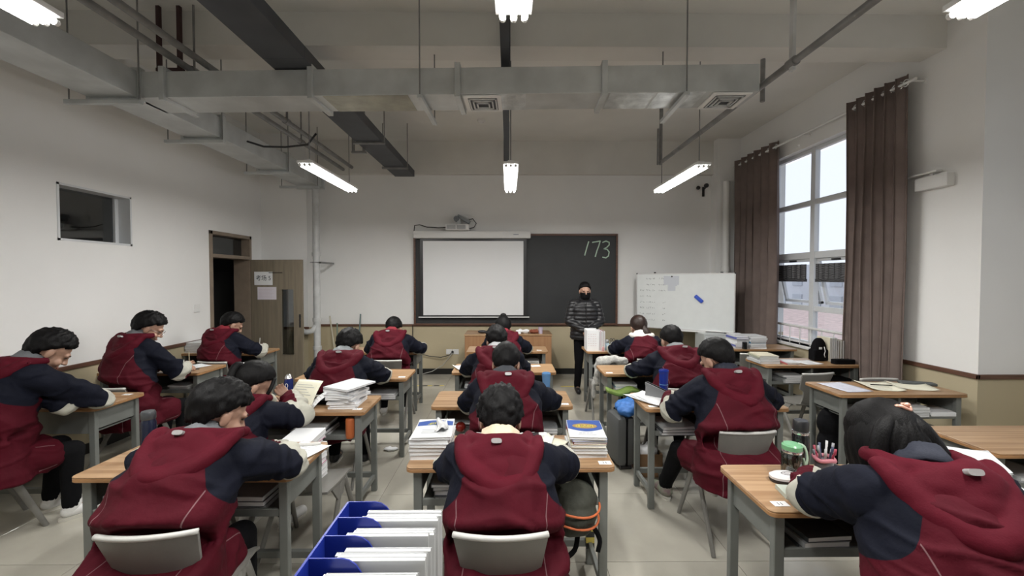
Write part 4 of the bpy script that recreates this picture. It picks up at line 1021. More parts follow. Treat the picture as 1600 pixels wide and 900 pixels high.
def smoothp(pts, n=6):
    pts = [Vector(p) for p in pts]; q = [pts[0] * 2 - pts[1]] + pts + [pts[-1] * 2 - pts[-2]]; o = []
    for i in range(1, len(q) - 2):
        for k in range(n):
            t = k / n; a, b_, c, d = q[i - 1], q[i], q[i + 1], q[i + 2]
            o.append(.5 * ((2 * b_) + (c - a) * t + (2 * a - 5 * b_ + 4 * c - d) * t * t + (3 * b_ - a - 3 * c + d) * t ** 3))
    o.append(pts[-1]); return o
def rad(vals, n=6):
    o = []
    for a, b_ in zip(vals[:-1], vals[1:]):
        for k in range(n): o.append(a + (b_ - a) * k / n)
    return o + [vals[-1]]
# S3 long hair, half tied with a clip: one combed mass over the cap, locks at the sides
H3 = P['S3'][2]['H']
b = NB(); rr = []
for i in range(1, 44):
    th = PI * i / 44; ring = []
    for k in range(110):
        ph = 2 * PI * k / 110; d = V(math.sin(th) * math.cos(ph), math.sin(th) * math.sin(ph), math.cos(th))
        wv = ph + .25 * noise.noise(V(d.z * 1.5, 3, math.cos(ph)))
        r_ = 1 + .030 * noise.noise(V(math.cos(wv) * 16, math.sin(wv) * 16, d.z * .7)) + .03 * noise.noise(V(math.cos(ph) * 2.5, math.sin(ph) * 2.5, 2 + d.z)) + .012 * math.sin(wv * 23 + 2 * math.sin(d.z * 2))
        ring.append(H3 + V(.006, .004 - .02 * d.z * 0, -.020) + V(d.x * .131, d.y * .140, d.z * (.168 if d.z > 0 else .165)) * (1 + (r_ - 1) * min(1, math.sin(th) * 1.6)))
    rr.append(ring)
rings(b, rr); kid('S3', 'long_hair', b, M_HAIR)
for k, (x0, x1, r0) in enumerate(((-.085, -.115, .026), (.05, .105, .030), (.0, .04, .026))):
    b = NB(); strands(b, smoothp([H3 + V(.02 + x0 * .2, -.03, .135), H3 + V(x0, -.085, .085), H3 + V(x1, -.105, -.02), H3 + V(x1 * 1.02, -.10, -.12)]), rad([.014, r0, r0, .012]), .55, k + 3); kid('S3', 'hair_lock', b, M_HAIR)
b = NB(); c = H3 + V(.02, -.03, .148); tube(b, [c + V(.026 * math.cos(a), .016 * math.sin(a), .008 * math.sin(2 * a)) for a in [2 * PI * k / 12 for k in range(12)]], .007, 6, True); ell(b, c + V(.015, 0, .01), (.012, .01, .008)); kid('S3', 'hair_clip', b, mat('rose_gold', (.75, .42, .32), .3, metal=.5))
# S7 ponytail
H7 = P['S7'][2]['H']
b = NB(); strands(b, smoothp([hp('S7', 0, -.09, .07), hp('S7', 0, -.135, .06), H7 + V(-.09, -.13, -.02), H7 + V(-.12, -.13, -.11), H7 + V(-.13, -.12, -.18)]), rad([.02, .036, .044, .034, .010]), .8, 5); kid('S7', 'ponytail', b, M_HAIR)
b = NB(); ell(b, hp('S7', -.0, -.108, .085), (.015, .015, .015)); kid('S7', 'white_hair_bead', b, M_WHITE)
b = NB(); strands(b, smoothp([hp('S7', .05, .07, .08), hp('S7', .078, .075, .02), hp('S7', .074, .075, -.05), hp('S7', .06, .08, -.10)]), rad([.014, .014, .009, .004]), .6, 6); kid('S7', 'side_hair', b, M_HAIR)
# S12 bun
b = NB(); ell(b, hp('S12', 0, -.05, .145), (.040, .040, .034)); kid('S12', 'hair_bun', b, M_HAIR)
# S15 ponytail with scrunchie
H15 = P['S15'][2]['H']
b = NB(); strands(b, smoothp([hp('S15', .02, -.10, -.01), H15 + V(.05, -.14, -.03), H15 + V(.07, -.16, -.10), H15 + V(.06, -.16, -.17), H15 + V(.03, -.15, -.215)]), rad([.022, .045, .058, .05, .016]), .75, 8); kid('S15', 'ponytail', b, M_HAIRB)
b = NB(); c = H15 + V(.04, -.12, -.0); tube(b, [c + V(.028 * math.cos(a), .01 * math.sin(a), .022 * math.sin(a)) for a in [2 * PI * k / 10 for k in range(10)]], .008, 6, True); kid('S15', 'hair_tie', b, mat('pale_tie', (.7, .62, .55), .6))
b = NB(); I = P['S15'][2]; tube(b, smoothp([I['top'] + V(-.10, .06, .03), I['top'] + V(-.12, -.04, .035), I['top'] + V(0, -.11, .03), I['top'] + V(.12, -.04, .035), I['top'] + V(.10, .06, .03)]), .034, 12); kid('S15', 'fleece_collar', b, mat('fleece', (.68, .65, .60), .9, bump=.5, bscale=60))
# S5 glasses, S13 mask
for s in (-1, 1):
    b = NB(); tube(b, [hp('S5', s * .033 + .022 * math.cos(a), .106, .004 + .019 * math.sin(a)) for a in [2 * PI * k / 20 for k in range(20)]], .0016, 6, True)
    tube(b, [hp('S5', s * .055, .104, .008), hp('S5', s * .078, .05, .008), hp('S5', s * .082, -.01, .005)], .0016, 6); kid('S5', 'glasses_rim', b, mat('silver_wire', (.7, .7, .7), .25, metal=.8))
b = NB(); tube(b, [hp('S5', -.011, .108, .008), hp('S5', .011, .108, .008)], .0016, 6); kid('S5', 'glasses_bridge', b, MATS['silver_wire'])
def mask(key, m):
    b = NB(); n = 18
    def f(u, v):
        x = u * .074; z = -.105 + .088 * v; y = .104 * math.sqrt(max(0.02, 1 - (abs(u) * .93) ** 2.2)) + .012 * (1 - abs(u)) * math.sin(v * PI); return hp(key, x, y - .0 + (.004 if v > .2 else -.012), z)
    gridsolid(b, f, n, 6, (0, 0, .0025)); kid(key, 'face_mask', b, M_BLK)
mask('S13', M_BLK)

# ---- teacher: standing, hands clasped, black puffer jacket
TX, TY = 1.13, 6.19
def teacher():
    b = NB(); H = V(0, .02, 1.515); R = Matrix.Rotation(math.radians(-6), 3, 'X'); Nn = V(0, -.01, 1.375); hip = V(0, 0, .88)
    S = [V(-.17, -.01, 1.32), V(.17, -.01, 1.32)]; E = [V(-.235, .02, 1.07), V(.235, .02, 1.07)]; Wq = [V(-.065, .20, .965), V(.065, .20, .965)]; Hd = [V(.02, .235, .92), V(-.02, .235, .925)]
    head_bm(b, H, R); cap(b, H + R @ V(0, -.03, -.06), Nn, .048, .055, 14); cap(b, Nn, hip, .09, .11, 12)
    for i, th in ((0, -1), (1, 1)):
        cap(b, Nn, S[i], .05, .05, 10); cap(b, S[i], E[i], .042, .036, 10); cap(b, E[i], Wq[i], .034, .025, 10); hand_bm(b, Wq[i], Hd[i] - Wq[i], (0, 1, .3), .6, th)
    K = [V(-.085, .02, .48), V(.085, .02, .48)]; An = [V(-.10, -.02, .08), V(.10, -.02, .08)]
    for i in (0, 1): cap(b, hip + V((i - .5) * .17, 0, 0), K[i], .07, .05, 10); cap(b, K[i], An[i], .045, .034, 10); cap(b, An[i], An[i] + V(0, .10, -.04), .03, .025, 8)
    body = obj('person', remesh(b, .0065, 2, .4), M_SKIN, None, True); body.location = (TX, TY, 0); body.rotation_euler = (0, 0, PI)
    tag(body, 'standing person in a black puffer jacket and dark face mask before the chalkboard, hands clasped', 'person')
    for s in (-1, 1): q = NB(); ell(q, H + R @ V(s * .031, .080, .004), (.013, .006, .0055), R); obj('eye', q, M_EYE, body, True)
    obj('hair', hair_mesh(H, R, 'girl', 50), M_HAIR, body, True)
    q = NB()
    gridsolid(q, lambda u, v: H + R @ V(u * .074, .106 * math.sqrt(max(.02, 1 - (abs(u) * .93) ** 2.2)) + .010 * (1 - abs(u)) * math.sin(v * PI) - (.010 if v < .2 else 0), -.112 + .10 * v), 18, 6, (0, 0, .0025)); obj('face_mask', q, M_BLK, body, True)
    q = NB(); P['T'] = (body, None, None)
    for i in (0, 1): cap(q, hip + V((i - .5) * .15, 0, .05), K[i], .095, .068, 14); cap(q, K[i], An[i] + V(0, 0, .02), .064, .05, 14)
    obj('trousers', remesh(q, .012, 3), M_BLK, body, True)
    for i in (0, 1):
        q = NB(); cap(q, An[i] + V(0, -.02, -.03), An[i] + V(0, .13, -.042), .045, .036, 14); cap(q, An[i] + V(0, -.01, 0), An[i] + V(0, -.005, .07), .048, .052, 12)
        for v in q.verts: v.co.z = max(.001, v.co.z)
        obj('shoe', q, M_DARKP, body, True)
    q = NB(); rr = []
    for z, rx, ry in ((.80, .205, .15), (.84, .215, .16), (.98, .205, .155), (1.12, .20, .150), (1.25, .205, .145), (1.33, .17, .12), (1.38, .09, .085)): rr.append(ell_ring(V(0, .0, z), V(1, 0, 0), V(0, 1, 0), rx, ry))
    rings(q, rr)
    for i in (0, 1): cap(q, V(0, 0, 1.33), S[i], .07, .078, 14); cap(q, S[i], E[i], .078, .070, 14); cap(q, E[i], Wq[i], .068, .05, 14)
    me = remesh(q, .009, 3)
    for v in me.vertices:
        c = v.co; s = math.sin(c.z * 2 * PI / .115); v.co = c + v.normal * (.012 * (abs(s) ** .5) - .008 + .006 * noise.noise(V(c.x * 14, c.y * 14, c.z * 14)))
    jm = mat('puffer_nylon', (.010, .010, .012), .42, bump=.35, bscale=18)
    jk = obj('puffer_jacket', me, jm, body, True)
    q = NB(); rr = []
    for h, r in ((-.03, .095), (.01, .098), (.05, .09), (.055, .075), (0, .072), (-.03, .075)): rr.append([V(math.cos(a) * r, math.sin(a) * r - .005, 1.385 + h) for a in [2 * PI * k / 24 for k in range(24)]])
    rings(q, rr, closed=True); obj('collar', q, jm, jk, True)
    q = NB(); box(q, -.004, .004, .145, .166, .85, 1.36); obj('zip', q, M_DARKP, jk)
teacher()
# shoes of the sideways boy
for k, o in enumerate([c for c in P['S13'][0].children if c.name.startswith('shoe')]):
    o.data.materials[0] = mat('grey_purple_shoe', (.20, .10, .13), .7, scale=18, col2=(.28, .33, .24))
    o['label'] = 'grey, purple and green sports shoe'
# ---- chairs
chair(-1.36, 1.76, 'grey chair of the boy in the left foreground', .10)
chair(-.03, 1.75, 'grey chair of the curly-haired student in the centre foreground')
chair(1.40, 1.32, 'grey chair of the bent girl at the front right desk', .05)
chair(-3.50, 2.76, 'grey chair at the left edge under the boy at the turned desk', -.5)
chair(-3.42, 3.80, 'grey chair back behind the turned desk, under the boy with glasses', -.1)
chair(-3.30, 4.90, 'grey chair of the student writing beside the open door', -.1)
chair(-1.73, 2.60, 'grey chair under the girl with the raised paper', -.15)
chair(-1.48, 3.58, 'grey chair under the student beyond the white booklet pile')
chair(-1.40, 4.98, 'grey chair of the student by the wall socket, seen above the desk before it')
chair(-.02, 2.74, 'grey chair of the boy with the cropped nape')
chair(-.12, 3.85, 'grey chair of the student with the light grey hoodie collar')
chair(-.05, 5.03, 'grey chair of the girl with the top bun')
chair(1.46, 2.76, 'fully visible grey chair under the boy with the black face mask', .03)
chair(1.50, 3.74, 'grey chair beyond the tall blue bottle')
chair(1.66, 5.02, 'grey chair of the girl with the brown ponytail')
chair(1.20, 5.06, 'grey chair hung with a white coat in front of the file box desk')
chair(3.02, 4.30, 'empty grey chair between the two window-side desks', .15)
chair(3.45, 3.59, 'empty grey chair beyond the right half of the desk with three papers', PI)
chair(3.08, 5.36, 'empty grey chair at the far window-side desk', -.1)
chair(-1.25, 2.60, 'grey chair loaded with a tall pile of workbooks beside the girl with the raised paper')

# ================================================================ THINGS ON AND IN THE DESKS
ORD = ['topmost', 'second from top', 'third from top', 'fourth from top', 'fifth from top', 'sixth from top', 'seventh from top', 'eighth from top', 'ninth from top', 'tenth from top', 'eleventh from top', 'twelfth from top']
def book_proto():
    t = thing('book', '', 'book')
    b = NB(); box(b, -.5, .5, -.5, .5, 0, .07); box(b, -.5, .5, -.5, .5, .93, 1); box(b, -.5, -.485, -.5, .5, .07, .93); obj('cover', b, M_OBJ, t)
    b = NB(); box(b, -.485, .488, -.49, .49, .07, .93); obj('page_block', b, M_EDGE, t)
    return t
book0 = book_proto(); used0 = []
def book(p, w, d, h, rz, col, label, group=None, rot=None, name='book'):
    c = book0 if not used0 else copy_tree(book0); used0.append(1)
    if name != 'book': c.name = name
    c.location = p; c.rotation_euler = rot or (0, 0, rz); c.scale = (w, d, h); c['label'] = label; c['group'] = group or 'books and workbooks in the classroom'
    for k in c.children:
        if k.name.startswith('cover'): k.color = (*col, 1)
    return c
WH = (.62, .63, .64); GR = (.30, .31, .32); LG = (.45, .46, .46); BL = (.04, .12, .36); NB_ = (.03, .06, .20); RD = (.20, .01, .02); CR = (.62, .58, .45); PK = (.50, .07, .22); DK = (.05, .055, .06); TL = (.06, .22, .36)
def stack(p, specs, where, rnd, jx=.008, jr=4, grp=None):
    """specs from the bottom up: (w, d, h, colour, colour word)"""
    z = p[2]; n = len(specs)
    for i, (w, d, h, c, word) in enumerate(specs):
        book((p[0] + rnd.uniform(-jx, jx), p[1] + rnd.uniform(-jx, jx), z), w, d, h * .97, math.radians(rnd.uniform(-jr, jr)), c, '%s book %s, %s' % (word, where, ORD[n - 1 - i]), grp or ('stacked books ' + where))
        z += h
    return z
rn = random.Random(11)
# B1 tall stacks
zt = stack(D('B1', -.43, .235), [(.205, .285, .024, WH, 'white'), (.205, .285, .020, LG, 'pale grey'), (.205, .285, .022, WH, 'white'), (.205, .285, .018, WH, 'white'), (.205, .285, .022, WH, 'blue-banded white')], 'at the left end of the front centre desk', rn, .006, 2)
def cover_art(parent_loc, w, d, z, rz, bands, extra=None, nm='cover_print'):
    out = []
    for (x0, x1, y0, y1, m) in bands:
        b = NB(); box(b, x0 * w, x1 * w, y0 * d, y1 * d, .0, .0006); o = obj(nm, b, m); o.location = (parent_loc[0], parent_loc[1], z); o.rotation_euler = (0, 0, rz); out.append(o)
    return out
M_BLUEP = mat('blue_print', (.025, .075, .30), .4); M_YEL = mat('yellow_print', (.55, .50, .05), .4); M_GOLD = mat('gold_print', (.30, .19, .06), .45); M_GRN = mat('green_print', (.10, .42, .15), .4)
def top_cover(key, u, v, z, w, d, rz, label, draw):
    base = D(key, u, v, z); t = book(base, w, d, .012, rz, WH, label)
    for nm, bm, m in draw(w, d):
        for q in bm.verts: q.co = Vector((q.co.x / w, q.co.y / d, 1.0 + q.co.z / .012))
        obj(nm, bm, m, t)
    return t
def art1(w, d):
    o = []; b = NB(); n = 14
    A = [V(x * w, (.10 + .12 * math.sin((x + .5) * PI) * .4) * d, 0) for x in np.linspace(-.48, .48, n)]; B_ = [V(x * w, (.33 + .10 * math.sin((x + .5) * PI)) * d, 0) for x in np.linspace(-.48, .48, n)]
    for i in range(n - 1): b.faces.new([b.verts.new(q + V(0, 0, .0004)) for q in (A[i], A[i + 1], B_[i + 1], B_[i])])
    o.append(('blue_band', b, M_BLUEP)); b = NB(); r = random.Random(2)
    for k in range(5):
        x = (-.16 + .07 * k) * w
        for _ in range(3): stroke(b, [(x + r.uniform(-.01, .012), d * r.uniform(.16, .30)), (x + r.uniform(-.01, .012), d * r.uniform(.16, .30))], .004, 'xy', .0009, .0003)
    o.append(('yellow_lettering', b, M_YEL)); b = NB()
    for k in range(3): stroke(b, [(-.3 * w, (-.1 - .08 * k) * d), (.05 * w, (-.1 - .08 * k) * d)], .003, 'xy', .0006, .0003)
    o.append(('grey_lettering', b, M_INK)); return o
def art2(w, d):
    o = []; b = NB(); n = 16
    A = [V(x * w, (-.02 - .16 * math.sin((x + .5) * PI)) * d, 0) for x in np.linspace(-.49, .49, n)]; B_ = [V(x * w, .49 * d, 0) for x in np.linspace(-.49, .49, n)]
    for i in range(n - 1): b.faces.new([b.verts.new(q + V(0, 0, .0004)) for q in (A[i], A[i + 1], B_[i + 1], B_[i])])
    o.append(('blue_field', b, M_BLUEP)); b = NB()
    b.faces.new([b.verts.new(V(.36 * w * math.cos(a), .13 * d + .15 * d * math.sin(a), .0008)) for a in [2 * PI * k / 28 for k in range(28)]]); o.append(('gold_oval', b, M_GOLD)); b = NB(); r = random.Random(4)
    for k in range(8):
        x = (-.24 + .068 * k) * w
        for _ in range(3): stroke(b, [(x + r.uniform(-.005, .006), d * r.uniform(.05, .21)), (x + r.uniform(-.005, .006), d * r.uniform(.05, .21))], .0035, 'xy', .0012, .0003)
    o.append(('yellow_lettering', b, M_YEL)); b = NB()
    for k in range(4): stroke(b, [((-.2 + .1 * k) * w, -.27 * d), ((-.14 + .1 * k) * w, -.27 * d)], .006, 'xy', .0006, .0003)
    stroke(b, [(-.24 * w, -.36 * d), (.25 * w, -.36 * d)], .003, 'xy', .0006, .0003); o.append(('grey_lettering', b, M_INK)); return o
top_cover('B1', -.425, .235, zt - DH, .205, .285, .06, 'white workbook with wavy blue band crowning the left stack of the front centre desk', art1)
def crumple(p, r, label, name='tissue', m=M_PAPER, cat='tissue', sc=(1, 1, .5), sd=1, n=14):
    b = NB(); ell(b, (0, 0, r * sc[2]), (r * sc[0], r * sc[1], r * sc[2]), None, n)
    for v in b.verts:
        q = noise.noise(v.co * (2.2 / r) + V(sd, 0, 0)); v.co += (v.co - V(0, 0, r * sc[2])).normalized() * q * r * .45; v.co.z = max(.0005, v.co.z)
    return tag(obj(name, b, m, None, True, loc=p), label, cat)
b = NB(); gridsolid(b, lambda u, v: V(u * .03 + .01 * math.sin(v * 5), (v - .5) * .16, .018 + .012 * math.sin(u * 3 + v * 4)), 6, 8, (0, 0, .001)); tp = obj('plastic_sleeve', b, mat('milky_plastic', (.6, .6, .6), .3), None, True, loc=D('B1', -.385, .24, zt - DH + .012)); tag(tp, 'crumpled translucent plastic strip lying on the left stack of the front centre desk', 'plastic wrap')
zt = stack(D('B1', .42, .235), [(.185, .255, .022, WH, 'white'), (.19, .26, .018, LG, 'pale grey'), (.185, .255, .017, WH, 'white'), (.185, .26, .016, CR, 'cream'), (.18, .25, .014, RD, 'dark maroon'), (.185, .26, .014, (.20, .24, .42), 'slate blue')], 'at the right end of the front centre desk', rn, .005, 2)
top_cover('B1', .418, .235, zt - DH, .195, .265, -.07, 'blue and white textbook with a gold oval topping the right front centre stack', art2)
# loose sheets
def sheet(p, w, d, rz, label, m=M_PAPER, curl=.012, lines=0, tilt=0.0, cat='paper', name='paper_sheet', sd=0):
    b = NB(); gridsolid(b, lambda u, v: V(u * w / 2, (v - .5) * d, .0012 + curl * (max(0, abs(u + .2 * math.sin(sd)) - .3) ** 2 + .3 * max(0, v - .6) ** 2)), 8, 6, (0, 0, .0012))
    o = obj(name, b, m, None, True); o.location = p; o.rotation_euler = (tilt, 0, rz)
    if lines:
        b = NB()
        for k in range(lines):
            y = d * (.38 - .76 * k / max(1, lines - 1)); stroke(b, [(-w * .36, y), (w * (.36 - .1 * (k % 3)), y)], .0022, 'xy', .0026 + curl * .05, .0003)
        obj('print_lines', b, mat('faint_ink', (.42, .43, .46), .8), o)
    return tag(o, label, cat)
sheet(D('B1', .13, .27, .001), .20, .28, -.25, 'open white exam paper beside the right book stack on the front centre desk', lines=9, curl=.03)
sheet(D('B1', .23, .24, .003), .15, .25, -.5, 'slightly curled cream sheet leaning toward the right book stack', M_PAPERC, .05)
t = thing('pencil_case', 'slim white and black pencil case at the far edge of the front centre desk', 'pencil case', D('B1', .12, .40, .0), .05)
for x0, x1, m in ((-.10, -.04, M_WHITE), (-.04, .05, M_DARKP), (.05, .10, M_WHITE)): b = NB(); box(b, x0, x1, -.02, .02, 0, .022, .004); obj('section', b, m, t)
# backpack in B1 tray
t = thing('backpack', 'olive backpack with orange piping bulging out of the front centre desk tray', 'backpack', D('B1', .31, -.02, -.30))
b = NB(); ell(b, (0, .04, .14), (.125, .14, .085)); ell(b, (.0, 0, .06), (.115, .12, .075)); ell(b, (0, -.02, .10), (.12, .12, .06)); me = remesh(b, .009, 3)
for v in me.vertices: v.co += v.normal * .008 * noise.noise(v.co * 18)
obj('bag_body', me, mat('olive_cloth', (.035, .037, .027), .8, bump=.3, bscale=60), t, True)
for z, r in ((.135, .13), (.075, .125)):
    b = NB(); tube(b, [(r * math.cos(a), -.01 + r * .98 * math.sin(a), z + .01 * math.sin(a * 2)) for a in [PI + PI * k / 14 for k in range(15)]], .0055, 8); obj('orange_piping', b, mat('orange_piping', (.55, .13, .04), .6), t, True)
for s, pts in ((0, [(-.09, -.02, .03), (-.11, -.05, -.06), (-.06, -.07, -.10), (.0, -.06, -.07), (.02, -.04, .01)]), (1, [(.09, .0, .03), (.13, -.02, -.04), (.12, -.03, -.10)])):
    b = NB(); strands(b, smoothp(pts, 4), rad([.012] * len(pts), 4), .35, s, 8); obj('strap', b, M_BLK, t, True)
dB1 = [o for o in bpy.data.objects if o.name.startswith('school_desk') and o.get('label', '').startswith('front centre desk')][0]
for k in range(6):
    b = NB(); box(b, .450, .4995, .150, .1755, .10 + .035 * k, .135 + .035 * k); obj('hazard_tape', b, MATS['yellow_tape'] if k % 2 else M_DARKP, dB1)
# bottles
def bottle(p, name, label, parts, cat='bottle', rz=0):
    t = thing(name, label, cat, p, rz)
    for nm, prof, m in parts: b = NB(); lathe(b, (0, 0, 0), prof, 20); obj(nm, b, m, t, AS)
    return t
M_STL = mat('dark_steel', (.08, .085, .09), .18, metal=.9); M_CHR = mat('chrome', (.7, .7, .7), .2, metal=.9)
M_BLB = mat('blue_tumbler', (.012, .03, .22), .12); M_LBB = mat('light_blue', (.10, .24, .48), .2); M_TEA = mat('teal_plastic', (.06, .35, .38), .3)
bottle(D('C1', -.155, .365), 'steel_flask', 'tall dark steel flask with black lid on the front right desk', [('body', [(.034, 0), (.037, .006), (.037, .17), (.033, .185)], M_STL), ('rim', [(.035, .185), (.037, .19), (.036, .198)], M_CHR), ('lid', [(.033, .198), (.034, .205), (.034, .245), (.030, .252)], M_DARKP)], 'flask')
t = bottle(D('C1', -.235, .31), 'glass_cup', 'glass tea bottle with a green lid and strap on the front right desk', [('body', [(.043, 0), (.045, .008), (.045, .11), (.041, .118)], M_BOTG), ('tea', [(.040, .004), (.041, .008), (.041, .09), (.040, .092)], mat('dark_tea', (.035, .03, .022), .25)), ('steel_ring', [(.044, .118), (.045, .124), (.044, .13)], M_CHR), ('lid', [(.043, .13), (.044, .135), (.044, .150), (.036, .157)], mat('green_lid', (.16, .38, .20), .25))])
b = NB(); strands(b, smoothp([V(.03, 0, .155), V(.058, -.005, .14), V(.068, -.01, .09), V(.055, -.015, .055), V(.046, -.01, .09)], 4), rad([.007] * 5, 4), .5, 0, 8); obj('strap', b, mat('pale_green_strap', (.42, .55, .42), .5), t, True)
t = thing('pencil_cup', 'pencil cup with pink rim crammed with pens on the front right desk', 'pencil cup', D('C1', -.075, .315))
b = NB(); lathe(b, (0, 0, 0), [(.036, 0), (.038, .01), (.038, .075)], 18); obj('cup', b, mat('smoky_cup', (.10, .10, .11), .3), t, AS)
b = NB(); tube(b, [(.041 * math.cos(a), .041 * math.sin(a), .082 + .004 * math.sin(3 * a)) for a in [2 * PI * k / 20 for k in range(20)]], .010, 8, True); obj('pink_rim', b, mat('pink_soft', (.45, .16, .19), .6), t, True)
rp_ = random.Random(6)
for k in range(9):
    a = 2 * PI * k / 9; x, y = .018 * math.cos(a), .018 * math.sin(a); h = rp_.uniform(.12, .165); col = [(.3, .3, .32), (.5, .5, .5), (.04, .05, .1), (.35, .04, .07), (.12, .12, .13)][k % 5]
    b = NB(); tube(b, [(x, y, .02), (x * 2.0, y * 2.0, h - .03), (x * 2.25, y * 2.25, h - .027), (x * 2.4, y * 2.4, h)], [.0048, .0048, .0055, .0055], 8)
    o = obj('pen', b, M_OBJ, None, True, color=col, loc=t.location); tag(o, ['light grey', 'silver', 'dark blue', 'red', 'charcoal'][k % 5] + [' tall pen at the right', ' pen toward the far right', ' pen at the far side', ' pen toward the far left', ' pen at the left', ' pen toward the near left', ' pen at the near side', ' pen toward the near right', ' pen between right and near'][k] + ' of the pink-rimmed pencil cup', 'pen', 'pens in the pencil cup')
t = thing('pencil_case', 'oval white and black zip case with a doodle on the front right desk', 'pencil case', D('C1', -.285, .255), -.1)
for nm, z0, z1, m in (('lower_shell', 0, .016, M_DARKP), ('upper_shell', .016, .036, mat('cream_white', (.62, .60, .60), .35))):
    b = NB(); rr = [[V(.085 * s * math.copysign(abs(math.cos(a)) ** .75, math.cos(a)), .045 * s * math.copysign(abs(math.sin(a)) ** .75, math.sin(a)), z) for a in [2 * PI * k / 28 for k in range(28)]] for z, s in ((z0, .97 if z0 == 0 else 1), ((z0 + z1) / 2, 1), (z1, 1 if z0 == 0 else .80))]; rings(b, rr); obj(nm, b, m, t, AS)
b = NB(); stroke(b, [(.035 * math.cos(a), .016 * math.sin(a)) for a in [2 * PI * k / 14 for k in range(15)]], .003, 'xy', .0368, .0004); stroke(b, [(-.02, .005), (.0, -.008), (.02, .008), (.045, -.01)], .003, 'xy', .0368, .0004); obj('doodle', b, M_DARKP, t)
book(D('C1', -.335, .135), .125, .10, .018, -.15, (.42, .46, .40), 'small pale green notebook by the near left corner of the front right desk', name='notebook')
b = NB(); ell(b, (0, 0, .02), (.045, .022, .02)); tag(obj('computer_mouse', b, M_DARKP, None, True, loc=D('C1', -.01, .34)), 'black rounded object beside the pencil cup on the front right desk', 'mouse')
sheet(D('C1', .02, .24, .001), .21, .28, .2, 'white exam paper under the sleeve of the girl at the front right desk', lines=8)
rr_ = random.Random(21)
zt = stack(D('C1', .41, .14), [(.19, .25, .026, WH, 'white'), (.19, .25, .024, LG, 'pale grey'), (.19, .25, .026, WH, 'white')], 'low in the right pile on the front right desk', rr_, .012, 6)
sheet(V(*D('C1', .44, .06)) + V(0, 0, zt - DH + .001), .21, .25, -.25, 'white sheet jutting toward the viewer from the front right desk pile', curl=.0)
zt = stack((D('C1', .41, .15).x, D('C1', .41, .15).y, zt + .006), [(.18, .22, .026, WH, 'white'), (.18, .22, .026, LG, 'pale grey'), (.18, .22, .022, WH, 'white')], 'high in the right pile on the front right desk', rr_, .010, 6)
sheet(V(*D('C1', .415, .14)) + V(0, 0, zt - DH + .002), .21, .26, -.6, 'white sheets askew crowning the pile at the right end of the front right desk', curl=.02)
# A1
bottle(D('A1', -.43, .33), 'water_bottle', 'dark navy water bottle with grey cap at the left end of the front left desk', [('body', [(.034, 0), (.036, .01), (.036, .15), (.030, .17)], mat('navy_bottle', (.012, .016, .035), .12)), ('cap', [(.033, .17), (.035, .175), (.035, .205), (.030, .215)], mat('grey_cap', (.05, .055, .06), .3))])
sheet(D('A1', .43, .26, .001), .20, .28, -.35, 'white exam paper by the right elbow of the boy at the front left desk', lines=9)
# A2
ra = random.Random(5); z = D('A2', .33, .2).z
for k in range(8):
    p = D('A2', .34 + ra.uniform(-.012, .012), .20 + ra.uniform(-.01, .01)); w = .20 if k < 7 else .21
    book((p.x, p.y, z), .20, .27, .0165, math.radians(ra.uniform(-20, 6)), (.64, .65, .67), 'white booklet in the fanned pile, %s' % ORD[8 - k], 'fanned white booklets'); z += .017
book((D('A2', .36, .2).x, D('A2', .34, .2).y, z + .004), .235, .29, .012, -.42, (.64, .65, .68), 'large white booklet lying askew, topmost of the fanned pile', 'fanned white booklets')
b = NB(); rrect(b, -.09, .09, -.05, .05, 0, .03, .03); tag(obj('pencil_case', b, M_BLK, None, AS, loc=D('A2', .14, .23)), 'soft black case beside the fanned white booklets', 'case')
def leaning(p, w, h, rz, tl, label, m, lines=8, sd=0):
    b = NB(); gridsolid(b, lambda u, v: V(u * w / 2, .05 * (v - .2) ** 2 + .012 * u * u * math.sin(sd + 1), v * h), 8, 8, (0, .0014, 0)); o = obj('paper_sheet', b, m, None, True, loc=p); o.rotation_euler = (tl, 0, rz)
    b = NB()
    for k in range(lines): z_ = h * (.12 + .76 * k / lines); q = .05 * (z_ / h - .2) ** 2; stroke(b, [(-w * .36, z_), (w * (.34 - .12 * (k % 3)), z_)], .0025, 'xz', q - .001, .0009)
    obj('print_lines', b, mat('faint_ink', (.42, .43, .46), .8), o); return tag(o, label, 'paper')
leaning(D('A2', -.01, .14, .004), .22, .21, -.25, -.55, 'cream exam paper held up in front of the girl with the ponytail', M_PAPERC)
leaning(D('A2', .10, .12, .004), .10, .15, -.9, -.75, 'second half of the folded white paper before the ponytail girl', M_PAPER, 5, 2)
t = bottle(D('A2', -.20, .38), 'drink_can', 'navy drinks bottle with a white loop mark and silver top before the raised paper', [('body', [(.030, 0), (.033, .01), (.033, .13), (.028, .15)], mat('navy_gloss', (.012, .025, .13), .15)), ('cap', [(.028, .15), (.029, .155), (.020, .175), (.012, .185)], M_CHR)])
b = NB(); tube(b, [(.010 * math.cos(a), -.033, .10 + .016 * math.sin(a)) for a in [2 * PI * k / 14 for k in range(14)]], .0022, 6, True); tube(b, [(.004, -.033, .085), (.010, -.034, .065)], .0022, 6); obj('loop_mark', b, M_WHITE, t, True)
b = NB(); lathe(b, (0, 0, 0), [(.028, 0), (.03, .01), (.03, .13), (.026, .14)], 16); tag(obj('orange_tin', b, mat('orange_brown', (.38, .10, .03), .4), None, AS, loc=D('A2', .42, .03, -.193)), 'orange-brown cylinder in the tray under the fanned booklets', 'tin')
rq = random.Random(8)
stack(V(-1.28, 2.56, .442), [(.19, .26, .03, [WH, WH, LG, PK, WH][k % 5], ['white', 'white', 'pale grey', 'magenta-edged', 'white'][k % 5]) for k in range(10)], 'piled on the chair beside the ponytail girl', rq, .012, 7)
